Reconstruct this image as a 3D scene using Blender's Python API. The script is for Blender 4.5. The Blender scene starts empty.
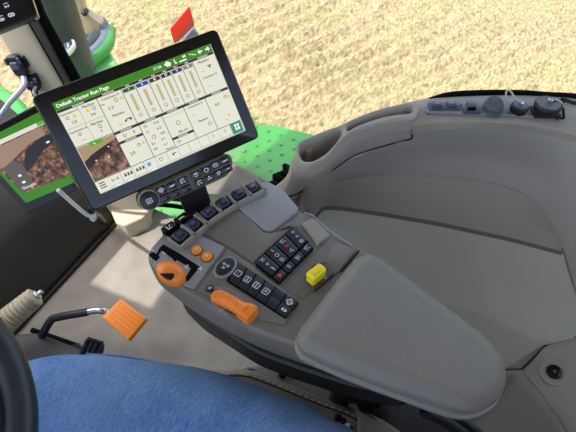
import bpy, bmesh, math, random
from mathutils import Vector as V, noise
from mathutils.geometry import tessellate_polygon
random.seed(7)
sc = bpy.context.scene
COL = sc.collection
R_ = math.radians

# ------------------------------------------------------------------ camera model
FPX = 460.0
PITCH, AZ = R_(50.5), R_(26)
CAM = V((0, 0, 1.34))
Fw = V((math.cos(AZ)*math.cos(PITCH), math.sin(AZ)*math.cos(PITCH), -math.sin(PITCH)))
Rt = V((math.sin(AZ), -math.cos(AZ), 0))
Up = Rt.cross(Fw)
cd = bpy.data.cameras.new('camera'); cam = bpy.data.objects.new('camera', cd); COL.objects.link(cam)
cam.location = CAM; cam.rotation_euler = Fw.to_track_quat('-Z', 'Y').to_euler()
cd.sensor_width = 36; cd.lens = FPX/576*36; cd.clip_start = .02; cd.clip_end = 300
sc.camera = cam

def ray(x, y): return Fw + Rt*((x-288)/FPX) - Up*((y-216)/FPX)
def P(x, y, z):
    """world point of photo position (x, y) on the horizontal plane at height z"""
    d = ray(x, y); return CAM + d*((z-CAM.z)/d.z)
def PL(pts, z): return [P(x, y, z) for x, y in pts]

class Fr:
    """a plane with two axes and an outward normal"""
    def __init__(s, o, u, v, n=None):
        s.o, s.u, s.v = V(o), V(u).normalized(), V(v)
        s.v = (s.v - s.u*s.u.dot(s.v)).normalized()
        s.n = V(n).normalized() if n else s.u.cross(s.v)
    def w(s, a, b, c=0): return s.o + s.u*a + s.v*b + s.n*c
    def px(s, x, y, c=0):
        d = ray(x, y); o = s.o + s.n*c
        q = CAM + d*((o-CAM).dot(s.n)/d.dot(s.n)) - o
        return (q.dot(s.u), q.dot(s.v))
    def pl(s, pts, c=0): return [s.px(x, y, c) for x, y in pts]
def HZ(z): return Fr((0, 0, z), (1, 0, 0), (0, 1, 0))

# ------------------------------------------------------------------ materials
def sr(r, g, b):
    f = lambda c: (c/255/12.92) if c/255 <= .04045 else ((c/255+.055)/1.055)**2.4
    return (f(r), f(g), f(b), 1)
def mat(name, col, rough=.5, metal=0, bump=0, scale=400, var=0, vscale=6, spec=.5, emit=None, es=0, coat=0):
    m = bpy.data.materials.new(name); m.use_nodes = True
    nt = m.node_tree; b = nt.nodes['Principled BSDF']
    b.inputs['Base Color'].default_value = col
    b.inputs['Roughness'].default_value = rough
    b.inputs['Metallic'].default_value = metal
    b.inputs['Specular IOR Level'].default_value = spec
    if coat: b.inputs['Coat Weight'].default_value = coat; b.inputs['Coat Roughness'].default_value = .05
    if emit: b.inputs['Emission Color'].default_value = emit; b.inputs['Emission Strength'].default_value = es
    tc = nt.nodes.new('ShaderNodeTexCoord')
    if bump:
        n = nt.nodes.new('ShaderNodeTexNoise'); n.inputs['Scale'].default_value = scale; n.inputs['Detail'].default_value = 3
        bp = nt.nodes.new('ShaderNodeBump'); bp.inputs['Strength'].default_value = bump; bp.inputs['Distance'].default_value = .001
        nt.links.new(tc.outputs['Object'], n.inputs['Vector']); nt.links.new(n.outputs['Fac'], bp.inputs['Height'])
        nt.links.new(bp.outputs['Normal'], b.inputs['Normal'])
    if var:
        n = nt.nodes.new('ShaderNodeTexNoise'); n.inputs['Scale'].default_value = vscale; n.inputs['Detail'].default_value = 5
        r = nt.nodes.new('ShaderNodeValToRGB')
        r.color_ramp.elements[0].position = .3; r.color_ramp.elements[1].position = .7
        r.color_ramp.elements[0].color = [c*(1-var) for c in col[:3]] + [1]
        r.color_ramp.elements[1].color = [min(1, c*(1+var)) for c in col[:3]] + [1]
        nt.links.new(tc.outputs['Object'], n.inputs['Vector']); nt.links.new(n.outputs['Fac'], r.inputs['Fac'])
        nt.links.new(r.outputs['Color'], b.inputs['Base Color'])
    return m
def screen_mat(name, col, es=1.0):
    return mat(name, [c*.25 for c in col[:3]] + [1], rough=.28, spec=.45, emit=col, es=es)

M = {}
M['taupe'] = mat('taupe_plastic', sr(166, 158, 149), .48, bump=.25, scale=900, var=.04)
M['wall'] = mat('side_trim_plastic', sr(166, 160, 152), .55, bump=.3, scale=700, var=.04)
M['insert'] = mat('insert_vinyl', sr(190, 188, 178), .62, bump=.3, scale=900, var=.03)
M['console'] = mat('console_taupe', sr(116, 109, 101), .42, bump=.25, scale=900, var=.03)
M['greypanel'] = mat('grey_panel_plastic', sr(142, 141, 142), .46, bump=.2, scale=900)
M['cover'] = mat('satin_cover_plastic', sr(146, 146, 150), .34, bump=.15, scale=900)
M['armrest'] = mat('armrest_vinyl', sr(121, 116, 109), .42, bump=.55, scale=1100, var=.03, vscale=4)
M['bezel'] = mat('bezel_taupe', sr(150, 143, 134), .42)
M['black'] = mat('black_plastic', sr(28, 28, 31), .45, bump=.1)
M['key'] = mat('dark_key_plastic', sr(27, 31, 42), .38)
M['deep'] = mat('matte_black', sr(9, 9, 10), .75, spec=.1)
M['gloss'] = mat('glossy_black', sr(15, 16, 20), .16)
M['gap'] = mat('seam_shadow_rubber', sr(40, 38, 36), .8)
M['white'] = mat('white_print', sr(225, 228, 235), .5)
M['lightgrey'] = mat('pale_print', sr(180, 183, 190), .5)
M['orange'] = mat('orange_plastic', sr(240, 128, 28), .38, bump=.1, coat=.1)
M['orangebtn'] = mat('orange_button_plastic', sr(240, 150, 50), .4)
M['yellow'] = mat('yellow_plastic', sr(250, 228, 30), .4)
M['pedal'] = mat('orange_pedal_plastic', sr(255, 150, 30), .42)
M['red'] = mat('warning_red', sr(250, 52, 30), .5)
M['steel'] = mat('steel', sr(205, 205, 205), .25, metal=1)
M['carpet'] = mat('floor_mat', sr(154, 146, 134), .9, bump=.8, scale=160, var=.13, vscale=14)
M['darkwall'] = mat('dark_panel_plastic', sr(60, 56, 52), .5, bump=.3, scale=500, var=.12, vscale=5)
M['pillar'] = mat('beige_pillar_plastic', sr(214, 202, 178), .55, bump=.2, scale=700)
M['strip'] = mat('charcoal_strip', sr(72, 68, 66), .55)
M['green'] = mat('green_paint', sr(58, 146, 54), .42, var=.05, vscale=3, coat=.15)
M['exhaust'] = mat('dark_grey_steel', sr(70, 76, 78), .45, metal=.3, var=.15)
M['tan'] = mat('tan_shield', sr(190, 172, 140), .5)
M['greyrub'] = mat('grey_rubber', sr(110, 116, 130), .6)
M['bellows'] = mat('cream_rubber', sr(190, 178, 150), .6)
M['seat'] = mat('seat_leather', sr(134, 125, 114), .55, bump=.4, scale=500)
M['thread'] = mat('seam_thread', sr(196, 188, 172), .8)
M['leather'] = mat('black_leather', sr(36, 39, 46), .42, bump=.35, scale=350)
M['usb'] = mat('slate_plastic', sr(72, 80, 98), .4)
M['slate'] = mat('slate_cap_plastic', sr(92, 98, 112), .45)
M['cable_white'] = mat('white_cable', sr(225, 222, 215), .5)
M['cable_grey'] = mat('grey_cable', sr(176, 186, 198), .5)
M['bluecap'] = mat('blue_black_cap', sr(34, 40, 58), .35)
M['skin'] = mat('skin', sr(200, 150, 125), .5)
M['shoe'] = mat('brown_boot_leather', sr(70, 52, 40), .55)
M['roofm'] = mat('headliner', sr(150, 146, 140), .9)
M['glassgreen'] = mat('green_light_print', sr(36, 110, 70), .4)

def denim():
    m = mat('blue_denim', sr(62, 104, 168), .85, spec=.2)
    nt = m.node_tree; b = nt.nodes['Principled BSDF']
    tc = nt.nodes.new('ShaderNodeTexCoord'); mp = nt.nodes.new('ShaderNodeMapping')
    mp.inputs['Scale'].default_value = (90, 620, 420)
    mp.inputs['Rotation'].default_value = (0, 0, R_(72))
    n = nt.nodes.new('ShaderNodeTexNoise'); n.inputs['Scale'].default_value = 1; n.inputs['Detail'].default_value = 4
    n2 = nt.nodes.new('ShaderNodeTexNoise'); n2.inputs['Scale'].default_value = 9; n2.inputs['Detail'].default_value = 3
    r = nt.nodes.new('ShaderNodeValToRGB')
    r.color_ramp.elements[0].position = .3; r.color_ramp.elements[1].position = .72
    r.color_ramp.elements[0].color = sr(60, 94, 148); r.color_ramp.elements[1].color = sr(132, 168, 212)
    ad = nt.nodes.new('ShaderNodeMath'); ad.operation = 'MULTIPLY_ADD'; ad.inputs[1].default_value = .55
    mu = nt.nodes.new('ShaderNodeMath'); mu.operation = 'MULTIPLY'; mu.inputs[1].default_value = .45
    L = nt.links.new
    L(tc.outputs['Object'], mp.inputs['Vector']); L(mp.outputs['Vector'], n.inputs['Vector']); L(tc.outputs['Object'], n2.inputs['Vector'])
    L(n2.outputs['Fac'], mu.inputs[0]); L(n.outputs['Fac'], ad.inputs[0]); L(mu.outputs[0], ad.inputs[2])
    L(ad.outputs[0], r.inputs['Fac']); L(r.outputs['Color'], b.inputs['Base Color'])
    bp = nt.nodes.new('ShaderNodeBump'); bp.inputs['Strength'].default_value = .35; bp.inputs['Distance'].default_value = .002
    L(n.outputs['Fac'], bp.inputs['Height']); L(bp.outputs['Normal'], b.inputs['Normal'])
    return m
M['denim'] = denim()

def glassmat():
    m = bpy.data.materials.new('window_glass'); m.use_nodes = True; nt = m.node_tree; nt.nodes.clear()
    o = nt.nodes.new('ShaderNodeOutputMaterial'); mx = nt.nodes.new('ShaderNodeMixShader')
    t = nt.nodes.new('ShaderNodeBsdfTransparent'); t.inputs['Color'].default_value = (.95, .97, .95, 1)
    g = nt.nodes.new('ShaderNodeBsdfGlossy'); g.inputs['Roughness'].default_value = .02
    f = nt.nodes.new('ShaderNodeFresnel'); f.inputs['IOR'].default_value = 1.35
    L = nt.links.new
    L(f.outputs[0], mx.inputs[0]); L(t.outputs[0], mx.inputs[1]); L(g.outputs[0], mx.inputs[2]); L(mx.outputs[0], o.inputs[0])
    return m
M['glass'] = glassmat()

def fieldmat():
    m = bpy.data.materials.new('stubble_field'); m.use_nodes = True; nt = m.node_tree; b = nt.nodes['Principled BSDF']
    b.inputs['Roughness'].default_value = .95; b.inputs['Specular IOR Level'].default_value = .1
    L = nt.links.new; N = nt.nodes.new
    tc = N('ShaderNodeTexCoord')
    def nz(scale, det=4, rough=.6, mapping=None):
        n = N('ShaderNodeTexNoise'); n.inputs['Scale'].default_value = scale; n.inputs['Detail'].default_value = det; n.inputs['Roughness'].default_value = rough
        if mapping:
            mp = N('ShaderNodeMapping'); mp.inputs['Rotation'].default_value = (0, 0, mapping[0]); mp.inputs['Scale'].default_value = mapping[1]
            L(tc.outputs['Object'], mp.inputs['Vector']); L(mp.outputs['Vector'], n.inputs['Vector'])
        else: L(tc.outputs['Object'], n.inputs['Vector'])
        return n
    def ramp(src, stops):
        r = N('ShaderNodeValToRGB'); e = r.color_ramp.elements
        while len(e) < len(stops): e.new(.5)
        for k, (p, c) in enumerate(stops): e[k].position = p; e[k].color = c
        L(src, r.inputs['Fac']); return r
    fine = nz(13, 6, .7, (R_(40), (1, 2.4, 1)))
    straw = ramp(fine.outputs['Fac'], [(.3, sr(108, 86, 62)), (.44, sr(152, 130, 97)), (.58, sr(184, 164, 126)), (.76, sr(212, 200, 164))])
    big = nz(.75, 4, .6)
    gm = ramp(big.outputs['Fac'], [(.45, (0, 0, 0, 1)), (.66, (1, 1, 1, 1))])
    gcol = ramp(fine.outputs['Fac'], [(.3, sr(112, 110, 70)), (.55, sr(166, 162, 108)), (.75, sr(200, 194, 146))])
    mx = N('ShaderNodeMix'); mx.data_type = 'RGBA'
    mh = N('ShaderNodeMath'); mh.operation = 'MULTIPLY'; mh.inputs[1].default_value = .6
    L(gm.outputs['Color'], mh.inputs[0]); L(mh.outputs[0], mx.inputs['Factor']); L(straw.outputs['Color'], mx.inputs[6]); L(gcol.outputs['Color'], mx.inputs[7])
    L(mx.outputs[2], b.inputs['Base Color'])
    bp = N('ShaderNodeBump'); bp.inputs['Strength'].default_value = .6; bp.inputs['Distance'].default_value = .03
    L(fine.outputs['Fac'], bp.inputs['Height']); L(bp.outputs['Normal'], b.inputs['Normal'])
    return m
M['field'] = fieldmat()

def videomat(name, o, u, v):
    """the picture of ploughed soil shown on a screen"""
    m = mat(name, (0.02, .02, .02, 1), .25, spec=.45); nt = m.node_tree; b = nt.nodes['Principled BSDF']
    L = nt.links.new; N = nt.nodes.new
    tc = N('ShaderNodeTexCoord')
    n = N('ShaderNodeTexNoise'); n.inputs['Scale'].default_value = 60; n.inputs['Detail'].default_value = 4
    n2 = N('ShaderNodeTexNoise'); n2.inputs['Scale'].default_value = 110; n2.inputs['Detail'].default_value = 4; n2.inputs['Roughness'].default_value = .65
    L(tc.outputs['Object'], n.inputs['Vector']); L(tc.outputs['Object'], n2.inputs['Vector'])
    r = N('ShaderNodeValToRGB'); e = r.color_ramp.elements
    for k, (p, c) in enumerate([(.36, sr(40, 26, 22)), (.52, sr(112, 78, 62))]): e[k].position = p; e[k].color = c
    x = e.new(.66); x.color = sr(170, 132, 108)
    L(n2.outputs['Fac'], r.inputs['Fac'])
    L(r.outputs['Color'], b.inputs['Emission Color']); b.inputs['Emission Strength'].default_value = .75
    return m

# ------------------------------------------------------------------ mesh builder
class MB:
    def __init__(s): s.v = []; s.f = []; s.sm = []
    def add(s, verts, faces, smooth=True):
        k = len(s.v); s.v += [V(x) for x in verts]; s.f += [[i+k for i in f] for f in faces]; s.sm += [smooth]*len(faces)
    def rings(s, rings, cap0=True, cap1=True, closed=True):
        n = len(rings[0]); vs = [p for r in rings for p in r]; fs = []
        for k in range(len(rings)-1):
            for i in range(n if closed else n-1):
                j = (i+1) % n
                fs.append([k*n+i, k*n+j, (k+1)*n+j, (k+1)*n+i])
        for on, k0 in ((cap0, 0), (cap1, (len(rings)-1)*n)):
            if on:
                tr = tessellate_polygon([[V(vs[k0+i]) for i in range(n)]])
                fs += [[k0+i for i in f] for f in tr] if n > 4 and tr else [[k0+i for i in range(n)]]
        s.add(vs, fs)
    def box(s, fr, a0, a1, b0, b1, c0, c1, bev=.002, nb=2):
        s.prism(rrect(a0, a1, b0, b1, min(bev, abs(a1-a0)/2.1, abs(b1-b0)/2.1), 2), fr, c1, c0, bev*.7, nb)
    def prism(s, poly, fr, ctop, cbot, bev=.003, nb=3, prof=None, capbot=True):
        """poly in frame coordinates, extruded from cbot to ctop, rounded at the top edge"""
        poly = ccw(poly)
        rs = [(0, cbot), (0, ctop-bev)] if prof is None else list(prof)
        if bev > 0:
            for k in range(1, nb+1):
                t = k/nb*math.pi/2; rs.append((bev*(1-math.cos(t)), ctop-bev+bev*math.sin(t)))
        elif prof is None: rs.append((0, ctop))
        s.rings([[fr.w(a, b, c) for a, b in inset(poly, d)] for d, c in rs], cap0=capbot)
    def tube(s, pts, r, n=10, cap=True, closed=False):
        pts = [V(p) for p in pts]; m = len(pts); rad = r if isinstance(r, (list, tuple)) else [r]*m
        rings = []; up = None
        for i in range(m):
            a = pts[(i-1) % m] if (closed or i > 0) else pts[0]; b = pts[(i+1) % m] if (closed or i < m-1) else pts[-1]
            t = (b-a).normalized()
            if up is None: up = t.orthogonal().normalized()
            up = (up - t*t.dot(up)).normalized(); w = t.cross(up)
            rings.append([pts[i] + (up*math.cos(q*2*math.pi/n) + w*math.sin(q*2*math.pi/n))*rad[i] for q in range(n)])
        if closed: rings.append(rings[0]); cap = False
        s.rings(rings, cap, cap)
    def lathe(s, o, ax, prof, n=24):
        ax = V(ax).normalized(); u = ax.orthogonal().normalized(); w = ax.cross(u); o = V(o)
        s.rings([[o + ax*h + (u*math.cos(q*2*math.pi/n) + w*math.sin(q*2*math.pi/n))*max(r, 1e-5) for q in range(n)] for r, h in prof])
    def loft(s, rows, n=40, sub=4, smooth_rows=True):
        rr = [resample(crom(r), n) for r in rows]
        if smooth_rows and len(rr) > 2:
            cols = [crom([r[i] for r in rr], sub) for i in range(n)]
            rr = [[c[k] for c in cols] for k in range(len(cols[0]))]
        s.rings(rr, False, False, closed=False)
        return rr
    def quad(s, a, b, c, d): s.add([a, b, c, d], [[0, 1, 2, 3]], False)
    def build(s, name, m, parent=None, loc=None, angle=38, recalc=True, mods=None):
        base = V(loc) if loc is not None else (root_loc(parent) if parent else V((0, 0, 0)))
        if parent is None and loc is None:
            xs = [p.x for p in s.v]; ys = [p.y for p in s.v]; zs = [p.z for p in s.v]
            base = V(((min(xs)+max(xs))/2, (min(ys)+max(ys))/2, min(zs)))
        me = bpy.data.meshes.new(name); me.from_pydata([p-base for p in s.v], [], s.f); me.update()
        if recalc:
            bm = bmesh.new(); bm.from_mesh(me); bmesh.ops.remove_doubles(bm, verts=bm.verts, dist=1e-6)
            bmesh.ops.recalc_face_normals(bm, faces=bm.faces); bm.to_mesh(me); bm.free()
        me.polygons.foreach_set('use_smooth', [True]*len(me.polygons))
        me.set_sharp_from_angle(angle=R_(angle))
        me.materials.append(M[m] if isinstance(m, str) else m)
        o = bpy.data.objects.new(name, me); COL.objects.link(o)
        if parent: o.parent = parent
        else: o.location = base
        return o
def root_loc(o):
    while o.parent: o = o.parent
    return V(o.location)
def area(p): return sum(p[i][0]*p[(i+1) % len(p)][1]-p[(i+1) % len(p)][0]*p[i][1] for i in range(len(p)))/2
def ccw(p): p = [tuple(q[:2]) for q in p]; return p if area(p) > 0 else p[::-1]
def inset(p, d):
    if abs(d) < 1e-9: return p
    n = len(p); out = []
    for i in range(n):
        a, b, c = p[i-1], p[i], p[(i+1) % n]
        e1 = (b[0]-a[0], b[1]-a[1]); e2 = (c[0]-b[0], c[1]-b[1])
        l1 = math.hypot(*e1) or 1e-9; l2 = math.hypot(*e2) or 1e-9
        n1 = (-e1[1]/l1, e1[0]/l1); n2 = (-e2[1]/l2, e2[0]/l2)
        m = (n1[0]+n2[0], n1[1]+n2[1]); k = max(.5, 1+n1[0]*n2[0]+n1[1]*n2[1])
        out.append((b[0]+m[0]/k*d, b[1]+m[1]/k*d))
    return out
def rrect(a0, a1, b0, b1, r, n=3):
    a0, a1 = min(a0, a1), max(a0, a1); b0, b1 = min(b0, b1), max(b0, b1); out = []
    for cx, cy, t0 in ((a1-r, b0+r, -90), (a1-r, b1-r, 0), (a0+r, b1-r, 90), (a0+r, b0+r, 180)):
        for k in range(n+1): t = R_(t0+90*k/n); out.append((cx+r*math.cos(t), cy+r*math.sin(t)))
    return out
def fillet(p, r, n=4):
    """round every corner of a polygon; r is one radius or one per corner"""
    p = [V((q[0], q[1])) for q in p]; out = []
    for i, b in enumerate(p):
        a, c = p[i-1], p[(i+1) % len(p)]; rr = r[i] if isinstance(r, (list, tuple)) else r
        u, v = (a-b), (c-b); d = min(rr, u.length*.48, v.length*.48); q0 = b+u.normalized()*d; q1 = b+v.normalized()*d
        if d < 1e-6: out.append((b.x, b.y)); continue
        for k in range(n+1):
            t = k/n; q = q0*(1-t)**2 + b*2*t*(1-t) + q1*t*t; out.append((q.x, q.y))
    return out
def crom(p, sub=8, closed=False):
    p = [V(q) for q in p]; n = len(p); out = []
    if n < 3 and not closed: return p
    for i in range(n if closed else n-1):
        p1, p2 = p[i], p[(i+1) % n]
        p0 = p[i-1] if (closed or i > 0) else p1*2-p2
        p3 = p[(i+2) % n] if (closed or i < n-2) else p2*2-p1
        for k in range(sub):
            t = k/sub
            out.append((p1*2 + (p2-p0)*t + (p0*2-p1*5+p2*4-p3)*t*t + (p1*3-p0-p2*3+p3)*t**3)*.5)
    if not closed: out.append(p[-1])
    return out
def crom2(p, sub=6): return [(q.x, q.y) for q in crom([V((a, b, 0)) for a, b in p], sub, True)]
def resample(p, n):
    L = [0]
    for i in range(1, len(p)): L.append(L[-1]+(p[i]-p[i-1]).length)
    out = []; k = 0
    for i in range(n):
        d = L[-1]*i/(n-1)
        while k < len(L)-2 and L[k+1] < d: k += 1
        t = (d-L[k])/max(L[k+1]-L[k], 1e-9); out.append(p[k].lerp(p[k+1], min(1, max(0, t))))
    return out
def ellipse(cx, cy, rx, ry, n=24, rot=0):
    return [(cx+rx*math.cos(t)*math.cos(rot)-ry*math.sin(t)*math.sin(rot), cy+rx*math.cos(t)*math.sin(rot)+ry*math.sin(t)*math.cos(rot)) for t in [2*math.pi*k/n for k in range(n)]]
_tc = {}
def glyphs(txt):
    if txt not in _tc:
        c = bpy.data.curves.new('t', 'FONT'); c.body = txt; c.align_x = 'CENTER'; c.align_y = 'CENTER'; c.resolution_u = 2
        o = bpy.data.objects.new('t', c); COL.objects.link(o)
        dg = bpy.context.evaluated_depsgraph_get(); me = bpy.data.meshes.new_from_object(o.evaluated_get(dg))
        _tc[txt] = ([tuple(v.co) for v in me.vertices], [list(p.vertices) for p in me.polygons])
        bpy.data.objects.remove(o); bpy.data.curves.remove(c); bpy.data.meshes.remove(me)
    return _tc[txt]
def text(mb, txt, fr, a, b, size, c=0, left=False, flip=-1, bold=0, e1=(1, 0), e2=None):
    """lay letters on a frame; flip=-1 when the frame's second axis points down the text"""
    vs, fs = glyphs(txt)
    if not vs: return
    x0 = min(v[0] for v in vs) if left else 0
    e2 = e2 or (-e1[1]*1.0*(1), e1[0])
    out = []
    for v in vs:
        x, y = (v[0]-x0)*size, v[1]*size*flip
        out.append(fr.w(a+e1[0]*x+e2[0]*y, b+e1[1]*x+e2[1]*y, c))
    mb.add(out, fs, False)
    if bold:
        for dx in (-bold, bold): mb.add([p+fr.u*dx for p in out], fs, False)

# ------------------------------------------------------------------ scene graph
def tag(o, label=None, cat=None, group=None, kind=None):
    if label: o['label'] = label
    if cat: o['category'] = cat
    if group: o['group'] = group
    if kind: o['kind'] = kind
    return o
def thing(name, label, cat, loc, group=None):
    o = bpy.data.objects.new(name, None); COL.objects.link(o); o.location = V(loc); o.empty_display_size = .05
    return tag(o, label, cat, group)
def one(mb, name, m, label, cat, group=None, **k): return tag(mb.build(name, m, **k), label, cat, group)
def struct(mb, name, m, **k): return tag(mb.build(name, m, **k), kind='structure')

# ------------------------------------------------------------------ OUTSIDE
def rowdir(x, y):
    a = 1.18 + .25*noise.noise((x*.25, y*.25, 3.1))
    return x*math.cos(a)+y*math.sin(a)
def build_field():
    mb = MB(); x0, x1, y0, y1 = .4, 13.0, -5.5, 11.0; nx, ny = 300, 390
    vs = []
    for j in range(ny+1):
        for i in range(nx+1):
            x = x0+(x1-x0)*i/nx; y = y0+(y1-y0)*j/ny
            d = rowdir(x, y)
            am = .5+.9*noise.noise((x*.55, y*.55, 7.7))
            h = .034*max(.12, am)*math.sin(d*2*math.pi/.21 + 2.2*noise.noise((x*1.3, y*1.3, 0)))
            h += .035*noise.noise((x*1.7, y*1.7, 5)) + .028*noise.noise((x*6, y*6, 1)) + .026*noise.noise((x*14, y*14, 2))
            vs.append((x, y, -1.7+h))
    fs = [[j*(nx+1)+i, j*(nx+1)+i+1, (j+1)*(nx+1)+i+1, (j+1)*(nx+1)+i] for j in range(ny) for i in range(nx)]
    mb.add(vs, fs)
    struct(mb, 'ground', 'field', recalc=False, loc=(0, 0, -1.7))
    mb = MB(); mb.quad((-60, -60, -1.78), (60, -60, -1.78), (60, 60, -1.78), (-60, 60, -1.78))
    struct(mb, 'ground_far', 'field', loc=(0, 0, -1.78))
build_field()

def build_outside():
    # green dimpled platform beside the cab
    fr = HZ(0); zt = -.1
    poly = fillet([(.98, -.55), (1.50, -.55), (1.585, .60), (1.56, .84), (1.52, .93), (1.50, 1.25), (.82, 1.25), (.82, .45), (.97, .2)], .03)
    mb = MB(); mb.prism(poly, fr, zt, zt-.5, .02, 4)
    for i in range(13):
        for j in range(26):
            x = .86+i*.058; y = -.45+j*.066 + (i % 2)*.033
            if y < 1.15 and (x > 1.02 or y > .5) and (x < 1.47+(y+.5)*.06): mb.lathe((x, y, zt-.001), (0, 0, 1), [(.011, 0), (.0095, .004), (.005, .007), (0, .0075)], 10)
    one(mb, 'step_cover', 'green', 'bright green dimpled cover outside the cab, half in shade, beside the cup holder', 'cover')
    mb = MB(); mb.lathe((1.45, .66, zt), (0, 0, 1), [(.016, -.01), (.016, .004), (.01, .006), (0, .006)], 12)
    # black jagged rubber edge just outside the console front
    mb = MB(); p0, p1 = P(266, 194, .35), P(290, 170, .35)
    for k in range(15):
        t = k/14; c = p0.lerp(p1, t); d = (p1-p0).normalized(); s = d.cross(V((0, 0, 1)))
        h = .03+.02*math.sin(k*2.1)
        mb.box(Fr(c, d, -s), -.006, .006, -.02, .004+.014*(k % 2), -.02, h*.5, .002)
    mb.box(Fr(p0.lerp(p1, .5), (p1-p0), -(p1-p0).cross(V((0, 0, 1)))), -.09, .09, -.04, -.008, -.45, -.01, .003)
    one(mb, 'rubber_guard', 'deep', 'black jagged rubber edging outside below the cup holder', 'edging')
    # warning panel on a bracket
    c = P(184, 24, -.55)
    t = thing('warning_panel', 'red warning panel on a grey bracket out in front of the field', 'panel', c - V((0, 0, .25)))
    fr = Fr(c, ray(230, 0)-ray(150, 40), (0, 0, -1)); fr.n = -fr.n if fr.n.dot(CAM-c) < 0 else fr.n
    q = fr.pl([(189.5, 6), (194.5, 25), (180, 40), (174, 43), (170, 29)])
    mb = MB(); mb.prism(fillet(q, .01), fr, .006, -.006, .002); mb.build('plate', 'red', t)
    mb = MB(); q = fr.pl([(193, 29), (199, 34), (200, 50), (186, 56), (184, 40)]); mb.prism(fillet(q, .02), fr, -.008, -.09, .01); mb.build('bracket', 'greyrub', t)
    mb = MB(); q = fr.pl([(192.5, 18), (194, 25), (176, 42), (174.5, 43), (173.6, 40)]); mb.prism(fillet(q, .003), fr, .0085, .0055, .001); tag(mb.build('reflector', mat('dull_red_reflector', sr(176, 84, 72), .5), t), 'duller pinkish red band')
    # exhaust stack at the front corner
    b = P(72, 62, -.25); top = P(38, -40, .35)
    t = thing('exhaust_stack', 'dark grey exhaust stack with a tan shield beyond the corner pillar', 'exhaust', b)
    ax = (top-b); u = Rt
    e = ax.normalized(); w = u - e*u.dot(e); w.normalize(); dpt = e.cross(w)
    def stk(mbx, ss, cx, rx, ry):
        mbx.rings([[b + ax*s_ + w*(cx + rx*math.cos(q*2*math.pi/24)) + dpt*ry*math.sin(q*2*math.pi/24) for q in range(24)] for s_ in ss])
    mb = MB(); stk(mb, (-.12, -.1, .06, 1.6), .012, .112, .112); mb.build('pipe', 'exhaust', t)
    mb = MB(); stk(mb, (.02, .06, 1.6), -.105, .03, .09); mb.build('side_tube', 'tan', t)
    fs = Fr(P(92, 22, -.2), Rt, (0, 0, -1)); fs.n = -fs.n if fs.n.dot(CAM-fs.o) < 0 else fs.n
    mb = MB(); mb.prism(fillet(fs.pl([(66, -20), (79, -20), (85, 11), (102, 23), (105, 44), (84, 33), (78, 14)]), .01), fs, .01, -.05, .008); mb.build('shield', 'tan', t)
    mb = MB(); mb.prism(fillet(fs.pl([(100, 22), (104, 26), (108, 40), (104, 52), (86, 44), (82, 31), (98, 36)], .0), .008), fs, .012, -.08, .008); mb.build('corrugated_tube', 'greyrub', t)
    mb = MB()
    for x, y in ((64, 52), (69, 49)): mb.tube([P(x+3, y-7, -.0), P(x+4, y-2, -.0), P(x, y+3, -.0), P(x-4, y+6, -.0)], .017, 8)
    mb.build('clamp', 'steel', t)
    mb = MB(); mb.lathe(fs.w(*fs.px(85, 12), .01), fs.n, [(.02, -.03), (.02, .01), (.01, .022), (0, .022)], 12); mb.build('bolt', 'black', t)
    # curved front fender under it
    zf = -.3
    t = thing('front_fender', 'green curved front fender with grey lip below the exhaust stack', 'fender', P(90, 70, zf-.3))
    def arc(pts, z0, r, nm, m):
        mbx = MB(); mbx.tube(crom([P(x, y, z0) for x, y in pts], 6), r, 12); mbx.build(nm, m, t)
    arc([(60, 86), (78, 70), (95, 58), (107, 45), (110, 30)], zf, .042, 'fender_edge', 'green')
    arc([(58, 76), (74, 63), (92, 53), (103, 41), (106, 27)], zf+.02, .035, 'lip', 'greyrub')
    arc([(56, 68), (70, 58), (88, 47), (98, 36)], zf+.03, .04, 'inner_lip', 'exhaust')
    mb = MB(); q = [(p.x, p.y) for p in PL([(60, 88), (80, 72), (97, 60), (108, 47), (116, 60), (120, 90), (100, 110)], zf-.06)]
    mb.prism(fillet(q, .05), HZ(0), zf-.05, zf-.3, .03); tag(mb.build('fender_top', mat('pale_green', sr(120, 190, 110), .4), t), 'paler green top face')  # top face in a paler green
    # hood seen past the left tablet
    mb = MB(); q = [(p.x, p.y) for p in PL([(-60, 40), (20, 96), (40, 120), (10, 185), (-10, 215), (-90, 180)], .2)]
    mb.prism(fillet(q, .03), HZ(0), .2, -.4, .03); one(mb, 'engine_hood', 'green', 'bright green hood edge seen outside past the left tablet', 'hood')
build_outside()

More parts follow.
